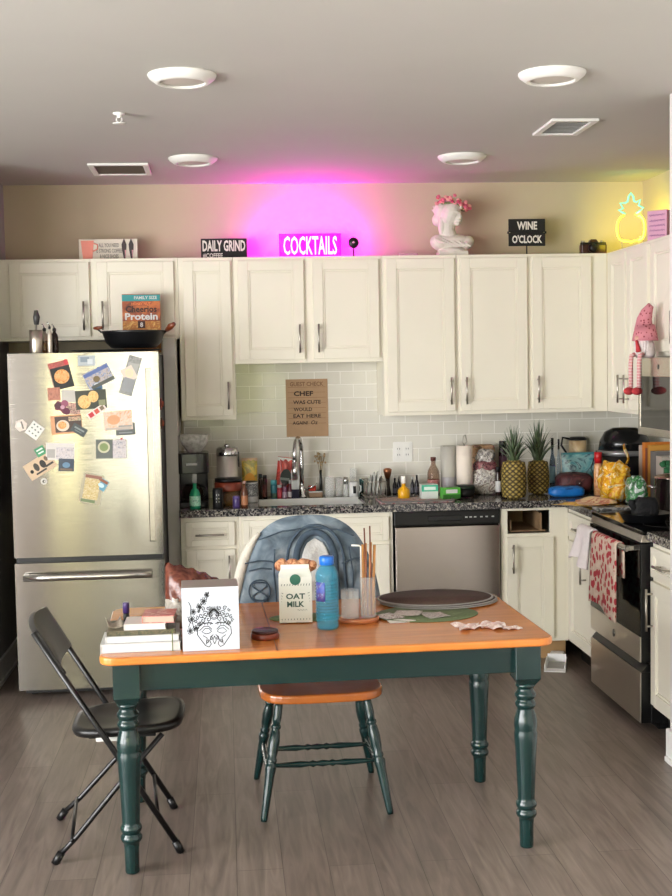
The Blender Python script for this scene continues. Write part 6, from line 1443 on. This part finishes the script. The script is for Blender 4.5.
MB().lathe([(0,-.002),(.006,-.002),(.006,0),(0,0)], (-ra*.35,-ra*.80,ha*.80), 12, axis='Y').build('light', mat('grey_print', '#b9b9b9'), t)

# piled food to the left of the cooktop: yellow chip bag, white-green pack, bread slices, leaflets
YB = m_patches('yellow_chip_bag', ['#d9a018', '#efc63a', '#c97a14', '#e8b428', '#e9d9b0', '#4a3a28'], 15, .25, bump=.5)
xy, yy = 2.03, 6.62
def corner_blob(name, label, px0, px1, py0, py1, y, m_, ry, seed, cat='bag'):
    global t
    x0, x1 = sx(px0, y, CT+.1), sx(px1, y, CT+.1); zt = sz(py0, y, (x0+x1)/2); zbm = max(CT, sz(py1, y, (x0+x1)/2)); t = thing(name, label, cat, ((x0+x1)/2, y, zbm)); H = zt-zbm
    blob(0, 0, H/2, (x1-x0)/2, ry, H/2, m_, 'bag', .2, seed)
corner_blob('yellow_snack_bag', 'crinkled yellow snack bag heaped before the air fryer', 602, 627, 462, 508, 6.66, YB, .09, .4)
MB().grid(lambda u, v: (.055+.02*u+.012*math.sin(5*v), -.02+.03*u, .20+.10*v+.02*math.sin(3*u)), 6, 8).build('open_flap', YB, t, solid=.002)
corner_blob('green_produce_bag', 'white and green produce bag at the back of the range', 627, 644, 476, 512, 6.46, m_patches('produce_bag', ['#cfd6cf', '#3f8a4a', '#1f5a30', '#dfe4e0', '#8aa8a0'], 18, .3, bump=.4), .06, 1.9)
LF1 = m_patches('flyer_yellow', ['#3f66a0', '#e6c23a', '#e0b030', '#b83a30', '#ece0b8'], 16, .4); LF2 = m_patches('flyer_tan', ['#e0b878', '#ecd2a4', '#c04a34', '#d8a860'], 14, .4)
paper_sheet('flyer', 'yellow grocery flyer hanging over the worktop edge', 579, 506, .20, .24, .3, LF1, z=CT+.0002, amp=.022, cat='flyer', group='flyers on the corner worktop', seed=1)
paper_sheet('flyer', 'tan and red flyer lying on the yellow one', 596, 503, .20, .22, -.2, LF2, z=CT+.0240, amp=.026, cat='flyer', group='flyers on the corner worktop', seed=3)
# spatula tray before the yellow bag
p = on_z(620, 509, CT); t = thing('serving_board', 'narrow grey marble board lying at the range edge', 'board', (1.99, 6.31, CT)); MB().box(-.10, .22, -.045, .045, 0, .016).build('board', m_patches('marble', ['#6a6866', '#a8a6a2', '#3a3938', '#8a8886'], 18, .3), t, bevel=.004); MB().lathe([(0,.0161),(.012,.0161),(.012,.02),(0,.02)], (.19,0,0), 14).build('peg', NICKEL, t)
# skillet on the near-left burner
CKT = .9157
t = thing('skillet', 'black frying pan on the cooktop before the stock pot', 'frying pan', (1.975, 5.78, CKT)); MB().lathe([(0,0),(.09,0),(.10,.006),(.118,.042),(.122,.044),(.114,.042),(.095,.010),(0,.008)], seg=40).build('pan', BLACKM, t); MB().tube([(.11,-.05,.036), (.17,-.08,.05), (.25,-.12,.058)], .010, 10).build('handle', BLACKP, t)
t = thing('oven_mitt', 'black quilted oven mitt standing in the frying pan', 'oven mitt', (1.98, 5.785, CKT+.0102)); blob(0, 0, .052, .062, .03, .053, mat('black_quilt', '#141416', .8, vary=.2, scale=60, bump=.5, bscale=90), 'mitt', .08, 1.1); MB().tube([(-.05,-.005,.05), (-.07,-.01,.075), (-.068,-.01,.095)], .016, 10).build('thumb', MATS['black_quilt'], t)
# stock pot
t = thing('stock_pot', 'stainless stock pot on the rear right burner', 'pot', (2.215, 6.02, CKT)); hp = sz(478, 6.02, 2.14)-CKT; MB().lathe([(0,0),(.098,0),(.104,.006),(.104,hp),(.108,hp+.002),(.101,hp+.002),(.100,.01),(0,.009)], seg=40).build('pot', m_steel('pot_steel', '#a89e94', .15), t)
ld = MB().lathe([(0,hp+.0225),(.05,hp+.018),(.09,hp+.008),(.106,hp+.0025),(.106,hp+.0045),(.09,hp+.011),(.05,hp+.022),(0,hp+.026)], seg=40).build('lid', mat('lid_glassy', '#8a6a5c', .15, .6, vary=.05), t)
for sg in (-1, 1): MB().tube([(sg*.104,-.03,hp*.75), (sg*.135,-.025,hp*.78), (sg*.135,.025,hp*.78), (sg*.104,.03,hp*.75)], .005, 8).build('handle', CHROME, t)
t = thing('broccoli', 'green broccoli head resting on the stock pot lid', 'broccoli', (2.165, 6.00, CKT+hp+.0262)); random.seed(4); mb = MB()
mb.tube([(0,0,0), (0,0,.025)], .016, 10)
for k in range(26): a = random.random()*6.28; q = random.random()**.5; mb.ell((.042*q*math.cos(a), .036*q*math.sin(a), .034+.018*(1-q*q)), (.013,.013,.012), seg=8, rings=6)
mb.build('florets', mat('broccoli_green', '#1f5a34', .8, vary=.3, scale=70, bump=.5, bscale=120), t)
# cartons and books against the wall behind the range
for i, (y_, wd, hh, c, lb) in enumerate(((6.875, .050, .29, '#b9a79a', 'pale spined cookbook nearest the air fryer'), (6.818, .045, .31, '#c9762a', 'orange spined cookbook right of the air fryer'), (6.774, .030, .28, '#7a3a2c', 'slim rust spined cookbook beside the orange one'), (6.735, .035, .30, '#c08a3a', 'amber spined cookbook right of the rust one'), (6.665, .08, .27, '#6a6664', 'thick dark grey book right of the amber one'), (6.57, .09, .25, '#a39a90', 'wide grey box file at the end of the cookbooks'))):
    t = thing('cookbook', lb, 'book', (2.325, y_, CT+.0003), 0, 'books against the right wall'); MB().box(.004, .20, -wd/2+.003, wd/2-.003, .003, hh-.003).build('pages', PAPER, t); MB().box(0, .004, -wd/2, wd/2, 0, hh).box(.004, .205, -wd/2, -wd/2+.003, 0, hh).box(.004, .205, wd/2-.003, wd/2, 0, hh).build('cover', col(c, .5), t, bevel=.001)

# ================================================================== TOWELS, GNOME AND FLOOR
def towel(name, label, ylo, yhi, drop, m_, hem=None, cat='towel', thick=.006, wav=.008):
    hx, hz = RXF-.055, .832; rr = .0145+thick/2+.0012
    prof = [(hx+rr+.001, hz-drop*.45)]+[(hx+rr, hz-.02)]+[(hx+rr*math.cos(a), hz+rr*math.sin(a)) for a in [PI*k/8 for k in range(9)]]+[(hx-rr-.004*k/10, hz-drop*k/10) for k in range(1, 11)]
    def f(u, v):
        q = v*(len(prof)-1); i = min(int(q), len(prof)-2); s_ = q-i; X = prof[i][0]*(1-s_)+prof[i+1][0]*s_; Z_ = prof[i][1]*(1-s_)+prof[i+1][1]*s_
        fr = max(0, (v-.55)/.45); Y_ = yhi+(ylo-yhi)*u
        return (X-wav*fr*(1+math.sin(9*u+1))*.8, Y_+.012*fr*math.sin(5*u), Z_+.02*fr*math.sin(4*u+.5)*fr)
    t = thing(name, label, cat, (0, 0, 0)); MB().grid(f, 18, 46).build('cloth', m_, t, solid=thick)
    return t
FLOR = m_spots('red_floral', '#c9b3a2', '#a8303a', 30, .46, .9, '#d3bfb0')
towel('dish_towel', 'red floral dish towel hanging from the oven handle', on_x(617, 560, 1.775).y, on_x(592.5, 560, 1.775).y, .335, FLOR)
towel('dish_towel', 'plain white dish towel at the left end of the oven handle', on_x(591, 540, 1.775).y+.004, 6.194, .155, mat('white_towel', '#e4dcdc', .95, vary=.04, scale=40, bump=.3, bscale=160), thick=.012, wav=.028)

# gnome sitting on the microwave
gx_, gy_ = 2.112, 6.165; gz_ = mz1
t = thing('gnome_doll', 'plush gnome with a patterned pink hat sitting on the microwave', 'doll', (gx_, gy_, gz_+.0005), -PI/2+.5)
ztop = sz(304, gy_, gx_)-gz_
MB().lathe([(0,0),(.050,0),(.056,.02),(.050,.07),(.03,.10),(0,.105)], seg=24, sy=.75).build('body', mat('plush_grey', '#c9bcb8', .95, vary=.1, scale=40, bump=.5, bscale=120), t)
mb = MB(); n = 9
for k in range(n):
    a = -1.1+2.2*k/(n-1); mb.tube([(.03*math.sin(a), -.036*math.cos(a), .105), (.042*math.sin(a), -.050*math.cos(a), .06), (.036*math.sin(a), -.052*math.cos(a), .012)], .014, 8, rfun=lambda q: .014*(1-.6*q))
mb.build('beard', mat('plush_white', '#e2d8d6', .95, vary=.08, scale=50, bump=.5, bscale=140), t)
HAT = m_spots('pink_hat', '#c9808a', '#8a3a44', 60, .28, .9)
hp_ = [(0,0,.085), (0,0,.12), (-.004,0,.15), (-.010,.0,ztop*.55), (-.004,0,ztop*.72), (.012,0,ztop*.85), (.03,0,ztop*.95), (.022,0,ztop)]
MB().tube(hp_, .05, 18, rfun=lambda q: .060*(1-q)**.75+.006).build('hat', HAT, t)
MB().ell((0,-.056,.098), (.014,.014,.013)).build('nose', mat('plush_nose', '#d9a494', .9), t)
MB().tube([(.0,-.062,.085), (.012,-.066,.055), (.018,-.068,.03)], .010, 8, rfun=lambda q: .007+.006*q).build('tie', mat('red_felt', '#b83a40', .9, vary=.1), t)
SOCK = m_stripes('striped_sock', '#c94a52', '#e6dcd8', 42, 'Z', .9)
for sg in (-1, 1):
    MB().tube([(sg*.026,-.045,.018), (sg*.028,-.068,.010), (sg*.028,-.074,-.03), (sg*.027,-.074,-.150)], .0115, 10).build('leg', SOCK, t)
    MB().ell((sg*.027,-.088,-.166), (.020,.034,.020)).build('boot', mat('red_felt', '#b83a40'), t)

# dustpan, and a scrap on the floor
pts = [on_z(551, 655, 0), on_z(566, 656, 0), on_z(562.5, 677, 0), on_z(545, 676, 0)]; cen = sum(pts, Vector())/4; ax = ((pts[0]+pts[1])/2-(pts[2]+pts[3])/2); ang = math.atan2(ax.y, ax.x)-PI/2
t = thing('dustpan', 'small white plastic dustpan lying on the floor by the corner cabinet', 'dustpan', (cen.x, cen.y, 0), ang); wq, lq = .115, .31; cen = Vector((1.74, 6.66, 0))
MB().box(-wq/2, wq/2, -lq/2, lq*.25, .0005, .006).box(-wq/2, -wq/2+.006, -lq/2+.03, lq*.25, .006, .035).box(wq/2-.006, wq/2, -lq/2+.03, lq*.25, .006, .035).box(-wq/2+.006, wq/2-.006, lq*.25-.006, lq*.25, .006, .05).build('pan', mat('white_gloss', '#e6e6e6', .3, vary=.02), t, bevel=.002)
MB().box(-.04, .04, lq*.25+.0005, lq*.5, .012, .05).build('handle', mat('white_gloss', '#e6e6e6'), t, bevel=.010); MB().box(-wq/2+.012, wq/2-.012, -lq/2+.06, lq*.2, .0062, .009).build('lining', col('#9a9894', .6), t)
p = on_z(236, 683, 0); tag(MB().prism(rrect(.10, .05, .006), 0, .012).build('paper_scrap', PAPER, loc=(p.x, 6.62, .0005), bevel=.003), 'small folded white paper on the floor behind the chair', 'paper')
